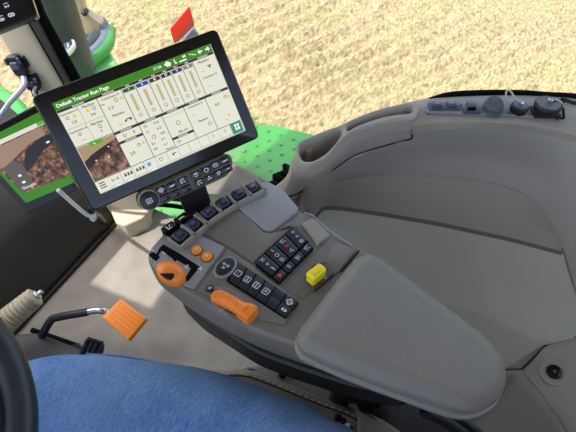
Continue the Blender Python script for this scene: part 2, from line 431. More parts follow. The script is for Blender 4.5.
# ------------------------------------------------------------------ CAB SHELL
def build_shell():
    fz = HZ(0)
    mb = MB(); mb.prism([(-.9, -.95), (.98, -.95), (.96, .2), (.80, .42), (.80, 1.08), (-.9, 1.08)], fz, 0, -.06, .001); struct(mb, 'floor', 'carpet')
    # raised ridge strip along the front wall
    mb = MB(); mb.box(fz, -.9, .70, 1.035, 1.10, 0, .014, .004); struct(mb, 'trim_1', 'black')
    # sloping dark front panel
    mb = MB(); xs = (-.9, .71); pr = [(1.05, 0), (1.06, .06), (1.20, .26), (1.38, .42), (1.42, .44), (1.46, .40), (1.46, -.06), (1.05, -.06)]
    mb.rings([[V((x, y, z)) for y, z in pr] for x in xs]); struct(mb, 'wall_front', 'darkwall', angle=50)
    mb = MB(); mb.prism([(-1.05, -1.05), (1.06, -1.05), (1.08, 1.36), (1.05, 1.51), (.84, 1.56), (.67, 1.595), (.52, 1.67), (.36, 1.51), (.1, 1.465), (-.08, 1.45), (-.10, 1.80), (-1.0, 1.72), (-1.05, 1.4)], fz, 2.0, 1.93, .01); struct(mb, 'ceiling', 'roofm')  # unseen roof, front outline notched and extended to shape shadows on floor and platform
    mb = MB(); mb.tube([V((-.9, 1.40, 1.0)), V((.38, 1.40, 1.0))], .06, 12); struct(mb, 'shade_bar', 'strip')  # unseen bar, added to shade the floor along the front panel
    mb = MB(); mb.box(fz, -.97, -.9, -1.0, 1.1, -.06, .85, .01); struct(mb, 'wall_left', 'wall')  # unseen low side wall, added and raised to darken the cab's lower parts
    mb = MB(); mb.box(fz, -.97, 1.02, -1.03, -.95, -.06, 1.05, .01); struct(mb, 'wall_rear', 'wall')
    mb = MB(); mb.rings([[V((.985, -.95, z)), V((1.015, -.95, z)), V((1.015, -.1, z)), V((.95, .18, z)), V((.92, .18, z)), V((.985, -.1, z))] for z in (-.06, .58)]); struct(mb, 'wall_right', 'wall')
    # right window: one curved pane and its rubber seal
    base = [(1.03, -1.0), (1.02, -.3), (.985, .1), (.93, .5), (.87, .86), (.80, 1.04)]
    c = crom([V((x, y, 0)) for x, y in base], 6)
    lo = lambda p: .70 if p.y < .12 else .012
    mb = MB(); rings = []
    for h in (0, .25, .5, .75, 1): rings.append([V((p.x+.05*math.sin(math.pi*h)*.6, p.y, lo(p)+(1.93-lo(p))*h)) for p in c])
    mb.rings(rings, False, False, closed=False)
    w = struct(mb, 'window_1', 'glass', recalc=False)
    mb = MB(); mb.tube(crom([P(430, 101, .752), P(450, 95.5, .757), P(480, 93.5, .757), P(520, 93.5, .757), P(548, 95.5, .757), P(576, 97, .757), P(640, 103, .757)], 6), .008, 8)
    struct(mb, 'trim_2', 'deep')
    mb = MB(); q = [P(560, 100, .757), P(572, 104, .757), P(600, 107, .757), P(640, 110, .757)]; mb.tube(q, .007, 8); struct(mb, 'trim_3', 'black')
    # sill rubber at the foot of the pane
    mb = MB(); mb.tube([V((p.x-.02, p.y, .008)) for p in c if p.y > .15], .009, 8); struct(mb, 'trim_4', 'deep')
    # corner pillar: beige cover plus charcoal strip and black door seal
    B = P(133, 222, 0); T = P(30, 50, .70); D = (T-B)
    def seg(x, y, s_):  # point on the pillar's tilted plane through B and T
        return None
    fr = Fr(B, D, Rt); fr.n = fr.n if fr.n.dot(CAM-B) > 0 else -fr.n
    def pil(pxs, c1, c0, nm, m, bev=.004, rr=.01):
        mbx = MB(); q = fr.pl(pxs, c1); mbx.prism(fillet(q, rr), fr, c1, c0, bev); return struct(mbx, nm, m)
    pil([(-48, -30), (9, -30), (28, 20), (63, 80), (142, 197), (152, 221), (134, 233), (117, 227), (103, 205), (40, 110), (-20, 10)], .0, -.07, 'pillar_right', 'pillar', .018, .02)
    pil([(10, -30), (19, -30), (36.5, 19), (69, 80), (92, 118), (84, 122), (62, 80), (28, 21)], .004, -.008, 'trim_5', 'strip', .002, .003)
    pil([(17, -30), (26, -30), (44, 16), (78, 78), (98, 112), (90, 118), (67, 80), (34, 19)], -.004, -.018, 'trim_6', 'deep', .004, .004)
    pil([(26, 20), (28, 20), (62.3, 80), (84, 119), (82, 119), (60.3, 80)], .0045, -.02, 'trim_7', 'deep', .001, .001)
    # pale moulded foot around the pillar's base
    mb = MB(); q = [(p.x, p.y) for p in PL([(107, 207), (118, 232), (128, 236), (148, 227), (154, 219), (146, 200), (120, 200)], .02)]
    mb.prism(inset(ccw(fillet(q, .012)), .006), HZ(0), .07, 0, .008); struct(mb, 'trim_8', 'pillar')
build_shell()
# ------------------------------------------------------------------ SIDE CONSOLE (right hand trim over the wheel arch)
def build_side():
    t = thing('side_console', 'grey moulded side console below the right window with cup holder and tray', 'side console', (.78, -.1, 0))
    rw = lambda pts: [P(x, y, z) for x, y, z in pts]
    # upper wall, from the ledge down to the crease
    r1 = [(250, 208, .64), (275, 203, .66), (299, 193, .68), (343, 163, .69), (380, 148, .695), (412, 139, .71), (440, 130, .735), (500, 128, .737), (545, 135, .737), (590, 150, .735), (640, 205, .70), (670, 300, .60)]
    r1b = [(262, 213, .61), (285, 207, .62), (303, 197, .63), (340, 176, .645), (370, 163, .648), (420, 156, .65), (450, 154, .65), (500, 158, .65), (540, 172, .65), (575, 200, .64), (610, 250, .58), (640, 330, .50)]
    r2 = [(280, 218, .58), (296, 210, .585), (312, 199, .59), (330, 187, .60), (360, 178, .60), (430, 176, .60), (480, 181, .60), (520, 192, .60), (548, 215, .585), (563, 246, .55), (577, 290, .49), (600, 345, .42)]
    mb = MB(); rr1 = rw(r1); mb.loft([rr1, rw(r1b), rw(r2)], 60, 5)
    mb.loft([[p+V((.045, .012, .0)) for p in rr1[:7]], rr1[:7]], 30, 1); mb.build('upper_trim', 'wall', t, recalc=False)
    # recess under the crease
    r2i = [(296, 211, .582), (313, 200, .588), (331, 188.5, .597), (360, 179.5, .597), (430, 177.5, .597), (480, 182.5, .597), (519, 193.5, .597), (546, 216, .582), (561, 247, .55)]
    rm = [(302, 219, .54), (315, 206, .553), (329, 197, .563), (360, 194, .562), (430, 199, .56), (480, 206, .56), (518, 217, .555), (543, 231, .55), (561.5, 249, .545)]
    r3 = [(308, 228, .50), (318, 212, .522), (327, 206, .53), (360, 209, .53), (430, 220.5, .527), (480, 231, .525), (516, 239, .525), (544, 246.5, .53), (561.5, 251, .54)]
    r2u = [(x, y-3, z-.012) for x, y, z in r2[1:10]]
    r2j = [(x, y+.5, z-.001) for x, y, z in r2[1:10]]
    mb = MB(); mb.loft([rw(r2u), rw(r2j)], 50, 1); mb.loft([rw(r2j), rw(rm), rw(r3)], 50, 5); mb.build('recess_panel', 'taupe', t, recalc=False)
    mb = MB(); mb.tube(resample(crom(rw(r2)), 60), .0022, 6); mb.build('crease_bead', 'wall', t)
    # groove below the recess, its shade put into a darker grey
    g3 = [(x, y+4.5, z-.005) for x, y, z in r3]
    mb = MB(); mb.loft([rw(r3), rw(g3)], 50, 1, False); mb.build('groove', mat('groove_shade', sr(112, 107, 102), .7), t, recalc=False)
    # soft insert panel that bulges over the wheel arch
    i0 = [(x, y+4.2, z-.002) for x, y, z in r3] + [(563, 254, .538)]
    i1 = [(300, 262, .45), (316, 250, .468), (330, 245, .475), (362, 246, .478), (430, 256, .478), (480, 266, .478), (520, 276, .478), (552, 284, .485), (573, 287, .492)]
    i2 = [(292, 300, .39), (310, 290, .405), (330, 285, .415), (366, 284, .42), (441, 297, .42), (476, 307, .42), (513, 324, .42), (550, 333, .435), (590, 332, .448)]
    i3 = [(292, 312, .37), (312, 304, .385), (332, 300, .392), (368, 298, .396), (443, 311, .395), (474, 320, .395), (505, 337, .39), (545, 343.5, .418), (590, 335.5, .44)]
    i4 = [(292, 380, .16), (320, 370, .18), (345, 362, .20), (380, 358, .22), (440, 362, .26), (470, 366, .30), (503, 368.5, .335), (547, 343.5, .417), (591, 335.8, .44)]
    mb = MB(); mb.loft([rw(i0), rw(i1), rw(i2), rw(i3), rw(i4)], 60, 5); tag(mb.build('insert_panel', 'insert', t, recalc=False, angle=60), 'smoother paler insert')
    mb = MB(); q = rw([(294, 214, .51), (301, 199, .545), (309.5, 196, .55), (311, 199, .545), (309.5, 212, .518), (306, 225, .49)]); mb.add(q, [[0, 1, 2, 3, 4, 5]], False); tag(mb.build('insert_panel', 'insert', t, recalc=False), 'small front insert')
    # seam and lower trim with its round plug
    seam = rw([(440, 363, .258), (470, 367, .298), (503, 369.5, .333), (522, 369, .352), (547, 344, .415), (577, 336.5, .439), (640, 325, .46)])
    mb = MB(); mb.tube(seam, .0018, 6); mb.build('seam', 'gap', t)
    top = [rw([(519, 366, .332), (531, 355, .362), (544, 339, .39), (577, 331, .415), (640, 320, .435)]), rw([(524, 371, .354), (536, 360, .385), (547, 346, .413), (577, 338, .437), (640, 327, .46)]),
           rw([(531, 380, .372), (542, 372, .395), (556, 362, .415), (580, 356, .432), (640, 345, .45)]),
           rw([(544, 397, .385), (553, 392, .40), (566, 388, .413), (590, 384, .424), (640, 378, .44)]),
           rw([(566, 431, .39), (573, 428, .402), (584, 424, .41), (604, 420, .42), (650, 414, .43)]),
           rw([(590, 480, .39), (597, 477, .40), (606, 474, .41), (624, 470, .42), (670, 464, .43)])]
    mb = MB(); mb.loft(top, 30, 4); mb.build('lower_trim', 'wall', t, recalc=False)
    e0 = rw([(440, 364, .256), (470, 368, .296), (503, 370.5, .331), (521, 371, .350), (531, 380, .371), (544, 397, .384), (566, 431, .389), (590, 480, .389)])
    e1 = [V((p.x-.018, p.y+.004, p.z-.03)) for p in e0]; e2 = [V((p.x-.045, p.y+.006, .005)) for p in e0]
    mb = MB(); mb.loft([e0, e1, e2], 40, 4); mb.build('lower_skirt', 'wall', t, recalc=False)
    c = P(554, 372, .413); nn = (V((-.25, .1, 1))).normalized()
    mb = MB(); mb.lathe(c, nn, [(.028, -.012), (.028, .0005), (.027, .0015), (.0185, .0015), (.0175, .0005), (.001, .0005)], 28); mb.build('plug_rim', 'wall', t)
    mb = MB(); mb.lathe(c, nn, [(.0145, -.01), (.0145, .003), (.0135, .0052), (.008, .0062), (.007, .005), (.0, .005)], 24); p = mb.build('plug', 'gloss', t)
    mb = MB(); mb.lathe(c+nn*.0058, nn, [(.003, 0), (.003, .0015), (.0, .0018)], 10); mb.build('plug_pin', 'slate', p)
    # ledge under the window
    z = .76
    l0 = [(409, 104, z-.004), (418, 101, z), (444, 97.5, z), (500, 95.5, z), (545, 96.5, z), (576, 99, z), (640, 110, z)]
    l0b = [(x, y-1.2, zz-.02) for x, y, zz in l0]
    l1 = [(412, 122, .755), (420, 119.5, .757), (444, 118, .757), (500, 118.5, .757), (545, 124, .757), (580, 133, .757), (640, 160, .75)]
    l2 = [(412, 127, .748), (420, 124.5, .752), (444, 123, .752), (500, 123, .752), (545, 129, .752), (584, 140, .752), (640, 175, .745)]
    l3 = [(412, 139.5, .708), (428, 134, .722), (444, 130, .735), (500, 128.2, .737), (545, 135.2, .737), (590, 150.2, .735), (640, 205, .70)]
    mb = MB(); mb.loft([rw(l0b), rw(l0), rw(l1), rw(l2), rw(l3)], 50, 1, False); mb.build('ledge', 'taupe', t, recalc=False, angle=50)
    # cup holder and tray unit
    zt = .768; fr = HZ(zt)
    outer = [(p.x, p.y) for p in PL([(294, 157), (296.5, 146), (300, 141), (316, 133.5), (332, 127.5), (341, 124), (356, 117), (375, 110), (394, 105), (417, 101), (416, 117.5), (396, 119.5), (377, 124), (358, 130), (349, 134), (341, 141), (334, 150), (327, 157), (318, 162.5), (308, 166), (299, 165), (295, 161)], zt)]
    cup = [(p.x, p.y) for p in PL([(299, 146), (303, 142), (318, 136), (332, 130), (339, 128.5), (342, 131), (340, 137), (332, 147), (324, 154.5), (314, 160), (306, 161), (301, 158), (299, 152)], zt)]
    tray = [(p.x, p.y) for p in PL([(346.5, 128), (352, 121.5), (374, 113), (394, 107.5), (411.5, 105.5), (411, 112.5), (394, 114.5), (375, 119), (356, 126), (349, 130)], zt)]
    outer, cup, tray = (ccw(crom2(q, 4)) for q in (outer, cup, tray))
    bv = .004
    mb = MB(); bm = bmesh.new(); es = []
    for poly in (inset(outer, bv), inset(cup, -bv), inset(tray, -bv)):
        vs = [bm.verts.new(fr.w(a, b, 0)) for a, b in poly]
        es += [bm.edges.new((vs[i], vs[(i+1) % len(vs)])) for i in range(len(vs))]
    bmesh.ops.triangle_fill(bm, use_beauty=True, use_dissolve=False, edges=es)
    bm.verts.index_update(); mb.add([v.co.copy() for v in bm.verts], [[v.index for v in f.verts] for f in bm.faces]); bm.free()
    arcp = [(bv*(1-math.sin(k/3*math.pi/2)), -bv*(1-math.cos(k/3*math.pi/2))) for k in range(4)]   # (inset, z)
    mb.rings([[fr.w(a, b, zz) for a, b in inset(outer, d)] for d, zz in arcp] + [[fr.w(a, b, -.03) for a, b in outer]], False, False)
    for poly, dep in ((cup, .16), (tray, .05)):
        mb.rings([[fr.w(a, b, zz) for a, b in inset(poly, -d)] for d, zz in arcp] + [[fr.w(a, b, -dep+.01) for a, b in inset(poly, .004)], [fr.w(a, b, -dep) for a, b in inset(poly, .012)]], False, True)
    mb.build('storage_tray', 'taupe', t, recalc=False, angle=60)
    # ribs inside the cup
    mb = MB(); q = fr.px(315, 143)
    mb.tube([fr.w(q[0], q[1]+.012, -.158), fr.w(q[0], q[1]+.014, -.02)], .008, 10); mb.build('cup_rib', 'wall', t)
    # front face below the rim, down to the seam
    f0 = rw([(294.2, 158, zt-.005), (296, 163, zt-.005), (300, 165.3, zt-.005), (309, 166.2, zt-.005), (319, 162.7, zt-.005), (328, 157, zt-.005), (335, 150, zt-.005), (342, 141, zt-.005), (350, 134.2, zt-.005), (359, 130, zt-.005), (378, 124.2, zt-.005), (397, 119.7, zt-.005), (416, 117.6, zt-.005)])
    f1 = rw([(291, 176, .728), (297, 180, .725), (304, 180, .727), (314, 177, .73), (324, 171, .733), (334, 163, .735), (341, 156, .736), (348, 148.5, .738), (356, 143.5, .738), (367, 139, .737), (382, 134, .737), (398, 130, .737), (414.5, 127, .737)])
    f2 = rw([(283, 196, .672), (291, 196, .68), (299, 192.5, .683), (310, 185.5, .686), (321, 178, .689), (332, 170.5, .692), (343, 162.5, .694), (353, 156, .696), (362, 152.5, .698), (373, 149, .70), (387, 145, .70), (400, 141.5, .702), (411, 139, .712)])
    mb = MB(); mb.loft([f0, f1, f2], 60, 5); mb.build('front_fascia', 'taupe', t, recalc=False)
    mb = MB(); mb.tube(resample(crom(f2), 50), .0022, 6); mb.tube([P(416.5, 110, zt-.003), P(415, 124, .745), P(411.5, 139, .713)], .0022, 6); mb.build('seam', 'gap', t)
    fl = [rw([(294, 157.5, zt-.006), (291, 176, .728), (283, 196, .672)]), rw([(291, 162, .72), (285, 178, .69), (262, 196, .63)]), rw([(294, 165, .60), (285, 182, .58), (260, 205, .55)])]
    mb = MB(); mb.loft(fl, 16, 3); mb.build('end_panel', 'taupe', t, recalc=False)
    mb = MB(); mb.tube([P(287.5, 166, .712), P(290, 180, .70), P(293, 194, .682)], .0016, 6); mb.build('seam', 'gap', t)
    return t
SIDE = build_side()

def build_outlets():
    z = .7615; t = thing('outlet_plate', 'pale grey plate of power outlets on the ledge under the window', 'outlet plate', P(495, 108, z))
    fr = HZ(z); u = (P(556, 108, z)-P(427, 106, z)).normalized(); vv = V((0, 0, 1)).cross(u); fo = Fr(P(495, 108, z), u, vv, (0, 0, 1))
    mb = MB(); mb.prism(fillet(fo.pl([(425, 113.5), (427.5, 99.8), (500, 98), (562, 101.5), (562.5, 119), (545, 118.6), (500, 115.5)]), .008), fo, .003, -.001, .0015); mb.build('plate', 'greypanel', t)
    mb = MB(); mb.tube([fo.w(*fo.px(562.6, 103), .003), fo.w(*fo.px(563, 119.5), .003), fo.w(*fo.px(556, 119.6), .002)], .0022, 6); mb.build('plate_edge', 'deep', t)
    def at(x, y, h=.008): return fo.px(x, y, h)
    S = .78
    for k, (x, y) in enumerate([(437, 105), (452, 104.8)]):
        a, b = at(x, y); mb = MB(); mb.box(fo, a-.0165, a+.0165, b-.0125, b+.0115, .002, .007, .003); p = mb.build('usb_port', 'usb', t)
        mb = MB(); mb.box(fo, a-.011, a+.010, b-.008, b+.009, .007, .0115, .003); f = mb.build('flap', 'usb', p)
        mb = MB(); mb.box(fo, a-.0045, a+.0045, b+.001, b+.003, .0113, .012, .0004); mb.build('usb_mark', 'lightgrey', p)
    a, b = at(471, 106.5); mb = MB(); mb.box(fo, a-.0175, a+.0175, b-.017, b+.0135, .002, .006, .002); p = mb.build('rocker_switch', 'usb', t)
    mb = MB(); mb.box(fo, a-.009, a+.009, b-.007, b+.0105, .006, .015, .004); mb.build('rocker', 'slate', p)
    mb = MB(); mb.box(fo, a-.0078, a+.0078, b-.0095, b-.007, .006, .012, .001); mb.build('rocker_edge', 'deep', p)
    a, b = at(493, 108.5, .006); nn = V((-.28, -.1, 1)).normalized(); o = fo.w(a, b, .004)
    mb = MB(); mb.lathe(o, (0, 0, 1), [(.0215, -.004), (.0215, .002), (.019, .004), (.0, .004)], 28); p = mb.build('power_socket', 'slate', t)
    mb = MB(); mb.lathe(o+V((0, 0, .002)), (0, 0, 1), [(.0205, 0), (.0205, .002), (.018, .002), (.018, 0)], 28); mb.build('green_ring', 'glassgreen', p)
    mb = MB(); mb.lathe(o+V((.003, .0015, .005)), nn, [(.017, -.003), (.0185, .003), (.0185, .008), (.0165, .011), (.0, .012)], 28); mb.build('socket_cap', 'slate', p)
    a, b = at(518.5, 109.5, .006); o = fo.w(a, b, .002)
    mb = MB(); mb.lathe(o, (0, 0, 1), [(.0165, 0), (.0165, .007), (.0175, .008), (.0175, .012), (.0155, .014), (0, .014)], 28); p = mb.build('round_connector', 'black', t)
    mb = MB(); mb.lathe(o+V((0, 0, .014)), (0, 0, 1), [(.013, 0), (.013, .0015), (.009, .002), (0, .002)], 24); mb.build('connector_cap', 'slate', p)
    mb = MB(); mb.lathe(o+V((0, 0, .0155)), (0, 0, 1), [(.0048, 0), (.0048, .005), (.0, .005)], 6); mb.build('cap_nut', 'steel', p)
    for dx in (-.02, .021):
        mb = MB(); mb.lathe(fo.w(a+dx, b-.010, .002), (0, 0, 1), [(.0038, 0), (.0038, .003), (0, .004)], 10); mb.build('screw', 'slate', p)
    mb = MB(); lp = [o+V((0, 0, .02))] + [fo.w(*fo.px(x, y, h), h) for x, y, h in ((515, 98, .03), (511, 91.5, .035), (507, 90.5, .035), (506, 95, .03), (508, 101, .02), (511, 105, .01))]
    mb.tube(crom(lp, 6), .0019, 8); mb.build('lanyard', 'lightgrey', p)
    a, b = at(545, 110.5, .006); o = fo.w(a, b, .002)
    mb = MB(); mb.box(fo, a-.026, a+.026, b-.020, b+.014, .002, .009, .003); p = mb.build('large_connector', 'black', t)
    mb = MB(); mb.lathe(o+V((0, 0, .007)), (0, 0, 1), [(.0235, 0), (.0235, .006), (.0255, .007), (.0255, .012), (.0235, .015), (0, .015)], 32); mb.build('connector_cap', 'black', p)
    mb = MB(); mb.lathe(o+V((0, 0, .022)), (0, 0, 1), [(.0225, 0), (.0215, .0015), (0, .0016)], 28); mb.build('cap_disc', 'slate', p)
    mb = MB(); mb.lathe(o+V((0, 0, .0235)), (0, 0, 1), [(.0052, 0), (.0052, .006), (.0, .006)], 6); mb.build('cap_nut', 'steel', p)
    mb = MB(); ch = crom([o+V((0, 0, .030))] + [fo.w(*fo.px(x, y, h), h) for x, y, h in ((552, 99, .03), (557, 100.5, .025), (562, 104, .01), (563.5, 108, .004))], 5)
    for q in resample(ch, 13): mb.lathe(q, (.3, .2, 1), [(.0, -.0026), (.0026, -.001), (.0026, .001), (0, .0026)], 8)
    mb.tube(ch, .0012, 6); mb.build('chain', 'steel', p)
    for (x, y) in ((429, 112), (560, 117)):
        a, b = at(x, y); mb = MB(); mb.lathe(fo.w(a, b, .002), (0, 0, 1), [(.0025, 0), (.0025, .002), (0, .0025)], 10); mb.build('screw', 'slate', t)
build_outlets()

# ------------------------------------------------------------------ CONTROL CONSOLE
ZC = .755
FZ = HZ(ZC)
def wp(pts, z=ZC): return [(p.x, p.y) for p in PL(pts, z)]
def qmap(q, z=ZC):
    A, B, C_, D = PL(q, z)
    return lambda s, t: (A*(1-s)+B*s)*(1-t) + (D*(1-s)+C_*s)*t
def sub_poly(f, s0, s1, t0, t1, r=.002):
    q = [f(s0, t0), f(s1, t0), f(s1, t1), f(s0, t1)]
    return fillet([(p.x, p.y) for p in q], r, 3)
def symbol(kind, fr, a, b, s, c, e1, parent, m='white'):
    """small printed pictograms; e1 is the reading direction in the frame"""
    mb = MB(); e2 = (-e1[1], e1[0])
    def pt(x, y): return (a+e1[0]*x*s+e2[0]*y*s, b+e1[1]*x*s+e2[1]*y*s)
    def pg(pts): mb.prism([pt(*p) for p in pts], fr, c+.0002, c-.0003, 0)
    def ring(r0, r1, cx=0, cy=0, n=16, t0=0, t1=2*math.pi):
        pts = [(cx+r1*math.cos(t0+(t1-t0)*k/n), cy+r1*math.sin(t0+(t1-t0)*k/n)) for k in range(n+1)]; ins = [(cx+r0*math.cos(t0+(t1-t0)*k/n), cy+r0*math.sin(t0+(t1-t0)*k/n)) for k in range(n+1)]
        mb.add([fr.w(*pt(*p), c+.0002) for p in pts+ins], [[k, k+1, n+2+k, n+1+k] for k in range(n)], False)
    def rc(x0, x1, y0, y1): pg([(x0, y0), (x1, y0), (x1, y1), (x0, y1)])
    if kind.startswith('t:'): text(mb, kind[2:], fr, a, b, s*1.5, c+.0002, e1=e1, e2=e2, flip=1, bold=s*.11)
    elif kind == 'ring': ring(.32, .5)
    elif kind == 'bar': rc(-.6, .6, -.1, .12); rc(-.2, .2, .12, .25)
    elif kind == 'tri': pg([(-.5, -.4), (.5, -.4), (0, .5)])
    elif kind == 'hook': rc(-.5, -.3, -.4, .5); rc(-.5, .4, -.5, -.3); pg([(.1, -.1), (.5, .4), (.35, .5), (-.05, 0)])
    elif kind == 'bell': ring(.22, .36, 0, .1); rc(-.5, .5, -.45, -.25)
    elif kind == 'box': rc(-.5, .5, -.42, -.28); rc(-.5, .5, .28, .42); rc(-.5, -.36, -.42, .42); rc(.36, .5, -.42, .42); rc(-.2, .2, -.1, .1)
    elif kind == 'x': pg([(-.5, -.35), (-.35, -.5), (.5, .35), (.35, .5)]); pg([(-.5, .35), (-.35, .5), (.5, -.35), (.35, -.5)])
    elif kind == 'plus': rc(-.4, .4, -.1, .1); rc(-.1, .1, -.4, .4)
    elif kind == 'minus': rc(-.4, .4, -.1, .1)
    elif kind == 'fan': 
        for k in range(4):
            t = k*math.pi/2; ring(.12, .3, .28*math.cos(t), .28*math.sin(t), 8)
    elif kind == 'arrows': pg([(-.5, 0), (-.1, -.3), (-.1, .3)]); pg([(.5, 0), (.1, -.3), (.1, .3)])
    elif kind == 'drop': ring(.2, .38, 0, -.1); pg([(-.15, .2), (.15, .2), (0, .55)])
    elif kind == 'wheel': ring(.34, .5); rc(-.35, .35, -.08, .08); rc(-.08, .08, -.35, .35)
    elif kind == 'dots':
        for x, y in ((-.3, .2), (.3, .2), (0, -.3)): ring(0, .2, x, y, 8)
        rc(-.3, .3, .14, .26)
    elif kind == 'up': pg([(-.4, -.1), (.4, -.1), (0, .45)]); rc(-.12, .12, -.5, -.1)
    o = mb.build('symbol', m, parent, recalc=False)
    return o

def build_console():
    t = thing('control_console', 'grey armrest control console crowded with dark buttons, orange levers and a yellow knob', 'control console', P(250, 280, .50))
    t.location = V((.34, .18, .50))
    outline = ccw(fillet(wp([(150, 246), (146, 257), (152, 268), (178, 288), (215, 311), (255, 331), (300, 347), (360, 366), (430, 376), (462, 360), (430, 305), (376, 254), (358, 246), (336, 234), (315, 216), (301, 210.5), (291, 200), (286, 192.5), (266, 180.5), (258, 182.5), (222, 196.5), (197, 212), (178, 225), (163, 232)]), [.008, .012, .012] + [.03]*5 + [.03]*3 + [.01]*13, 3))
    mb = MB(); mb.prism(outline, FZ, 0, -.085, .009, 4, prof=[(.022, -.085), (.007, -.072), (.001, -.05), (0, -.02), (0, -.009)]); mb.build('body', 'console', t)
    low = ccw(fillet(wp([(165, 262), (190, 287), (255, 327), (300, 343), (360, 362), (425, 374), (450, 350), (400, 300), (340, 252), (300, 222), (262, 200), (235, 205), (190, 232)]), .02))
    mb = MB(); mb.prism(low, FZ, -.084, -.175, .004, 2, prof=[(.018, -.175), (.0, -.14), (-.002, -.088)]); tag(mb.build('underside', 'black', t), 'black lower shell')
    # levelled panels
    pan = lambda nm, m, pts, h, r=.004, ins=.0009, bev=.0022: (lambda mbx: (mbx.prism(inset(ccw(fillet(wp(pts), r, 3)), ins), FZ, h, -.004, bev), mbx.build(nm, m, t))[1])(MB())
    GA = [(151, 249), (164, 234), (184, 244), (196, 233), (226.5, 247.5), (194.5, 290.5), (178, 284), (154, 265)]
    pan('gate_panel', 'greypanel', GA, .003)
    pan('top_panel', 'console', [(200, 232), (233, 206.5), (250, 218), (264, 232.6), (270, 233.4), (296, 226), (254, 264.5), (228, 247)], .0035, .003)
    pan('cover_panel', 'cover', [(233.5, 206), (262, 184), (269, 183), (285.5, 192.5), (291, 200.5), (301, 211), (292, 217.5), (271.5, 232.8), (265, 232.2)], .005, .012, .0006, .003)
    pan('slot_cover', 'bezel', [(299.5, 225), (313.5, 217.8), (331, 236), (317.5, 249), (309, 236)], .003, .002)
    pan('deck_panel', 'console', [(228, 249), (254, 266), (279.5, 287), (300, 303), (285, 326), (262, 321), (222, 303), (197, 291)], .003, .004)
    pan('channel', mat('channel_shade', sr(104, 99, 93), .45), [(280.5, 286), (316.5, 250), (331, 237), (352, 245), (358, 248.5), (303, 301)], -.0005+.0012, .003, .0009, .0006)  # console grey made darker to stand in for the recess's shade
    pan('side_tray', 'console', [(327, 258), (331, 247.5), (336, 243), (352, 247), (357, 250), (338, 274), (333, 277), (324, 269)], .0022, .006, .0005, .001)
    mb = MB(); mb.tube(PL([(304, 213), (312, 215), (330, 231), (353, 247)], ZC+.002), .0012, 6); mb.build('edge_glint', 'greypanel', t)  # paler bead along the lip, standing in for its reflection
    mb = MB(); mb.tube(PL([(341, 272), (359, 251)], ZC+.004), .0016, 6); mb.build('slot', 'deep', t)
    # gate slot with the orange lever
    g = [(148.5, 254.5), (152.5, 252), (156.5, 254), (160, 247.5), (163.5, 244.5), (181, 254.5), (200, 267), (188, 281.5), (184, 280), (191, 268.5), (177, 260), (175, 262), (172.5, 258.5), (161.5, 250.5), (158.5, 255.5), (160, 257.5), (156, 261.5)]
    mb = MB(); mb.prism(ccw(wp(g, ZC+.003)), HZ(ZC+.003), .0004, -.002, 0); mb.build('gate_slot', 'deep', t)
    c = P(170, 273, ZC+.03); ex = (P(184, 282, ZC)-P(156, 262, ZC)).normalized(); ey = V((0, 0, 1)).cross(ex)
    fk = Fr(c, ex, ey, (0, 0, 1)); pl = []
    mb = MB(); rings = []
    for h, sc_, dx in ((-.026, .30, 0), (-.016, .42, 0), (-.010, .80, 0), (-.004, .96, 0), (.002, 1.0, 0), (.007, .94, .0), (.0115, .78, .001), (.0145, .5, .002), (.0155, .18, .002)):
        rings.append([fk.w(dx+math.cos(q)*.0245*sc_*(1+.10*math.cos(q)), math.sin(q)*.0165*sc_*(1+.10*math.cos(q)), h) for q in [2*math.pi*k/28 for k in range(28)]])
    mb.rings(rings); kn = mb.build('hitch_lever', 'orange', t)
    mb = MB(); dirc = (CAM-c).normalized(); o2 = P(167.5, 276.5, ZC+.030)+dirc*.0152; uu = (Rt-dirc*Rt.dot(dirc)).normalized(); fd = Fr(o2, uu, dirc.cross(uu), dirc)
    mb.prism(fillet([(-.0115, .0045), (.009, .0048), (.0115, .001), (.0085, -.0045), (.002, -.006), (-.006, -.001)], .0035), fd, .003, -.012, .002); tag(mb.build('grip_button', 'gloss', kn), 'dark grip button in the lever')
    mb = MB(); mb.tube([c+V((0, 0, -.02)), P(168, 266, ZC)], .007, 10); mb.build('lever_stem', 'deep', kn)
    e1 = ((P(200, 262, ZC)-P(180, 250, ZC)).normalized()); e1 = (e1.x, e1.y)
    for x, y, k in ((187, 266.5, 'bell'), (200.5, 268.5, 'x'), (164, 253, 'minus'), (153, 250.5, 'minus')):
        a, b = wp([(x, y)], ZC+.003)[0]; symbol(k, FZ, a, b, .0065, .0034, e1, t)
    # orange round buttons
    for x, y in ((196.8, 250.8), (207.2, 257.2)):
        c = P(x, y, ZC+.003); mb = MB(); mb.lathe(c, (0, 0, 1), [(.0085, -.003), (.0085, .001), (.0078, .0038), (.004, .0048), (0, .0049)], 22); p = mb.build('round_button', 'orangebtn', t)
        mb = MB(); mb.lathe(c, (0, 0, 1), [(.0096, -.002), (.0096, .0006), (.0088, .0008), (.0088, -.002)], 22); mb.build('button_rim', 'gap', p)
        symbol('drop', FZ, c.x, c.y, .005, .0080, e1, p)
    # flat double button and six lever wells along the front edge
    caps = [(180.3, 233.5), (193, 222.8), (208.7, 210.3), (223.3, 201), (238.8, 192), (252, 185.8)]
    for k, (x, y) in enumerate(caps):
        x1, y1 = caps[min(k+1, 5)]; x0, y0 = caps[max(k-1, 0)]
        c = P(x+1.5, y+2, ZC+.012); c.z = ZC; d = (P(x1, y1, ZC)-P(x0, y0, ZC)); d.normalize(); n2 = V((0, 0, 1)).cross(d)
        fw = Fr(c, d, n2, (0, 0, 1)); L, W = .0165, .0165
        mb = MB(); mb.box(fw, -L, L, -W, W, -.012, .003, .002); w = mb.build('lever_well', 'bezel', t)
        mb = MB(); mb.box(fw, -L+.0025, L-.0025, -W+.004, W-.001, .0, .0034, .002); mb.build('well_floor', 'deep', w)
        mb = MB()
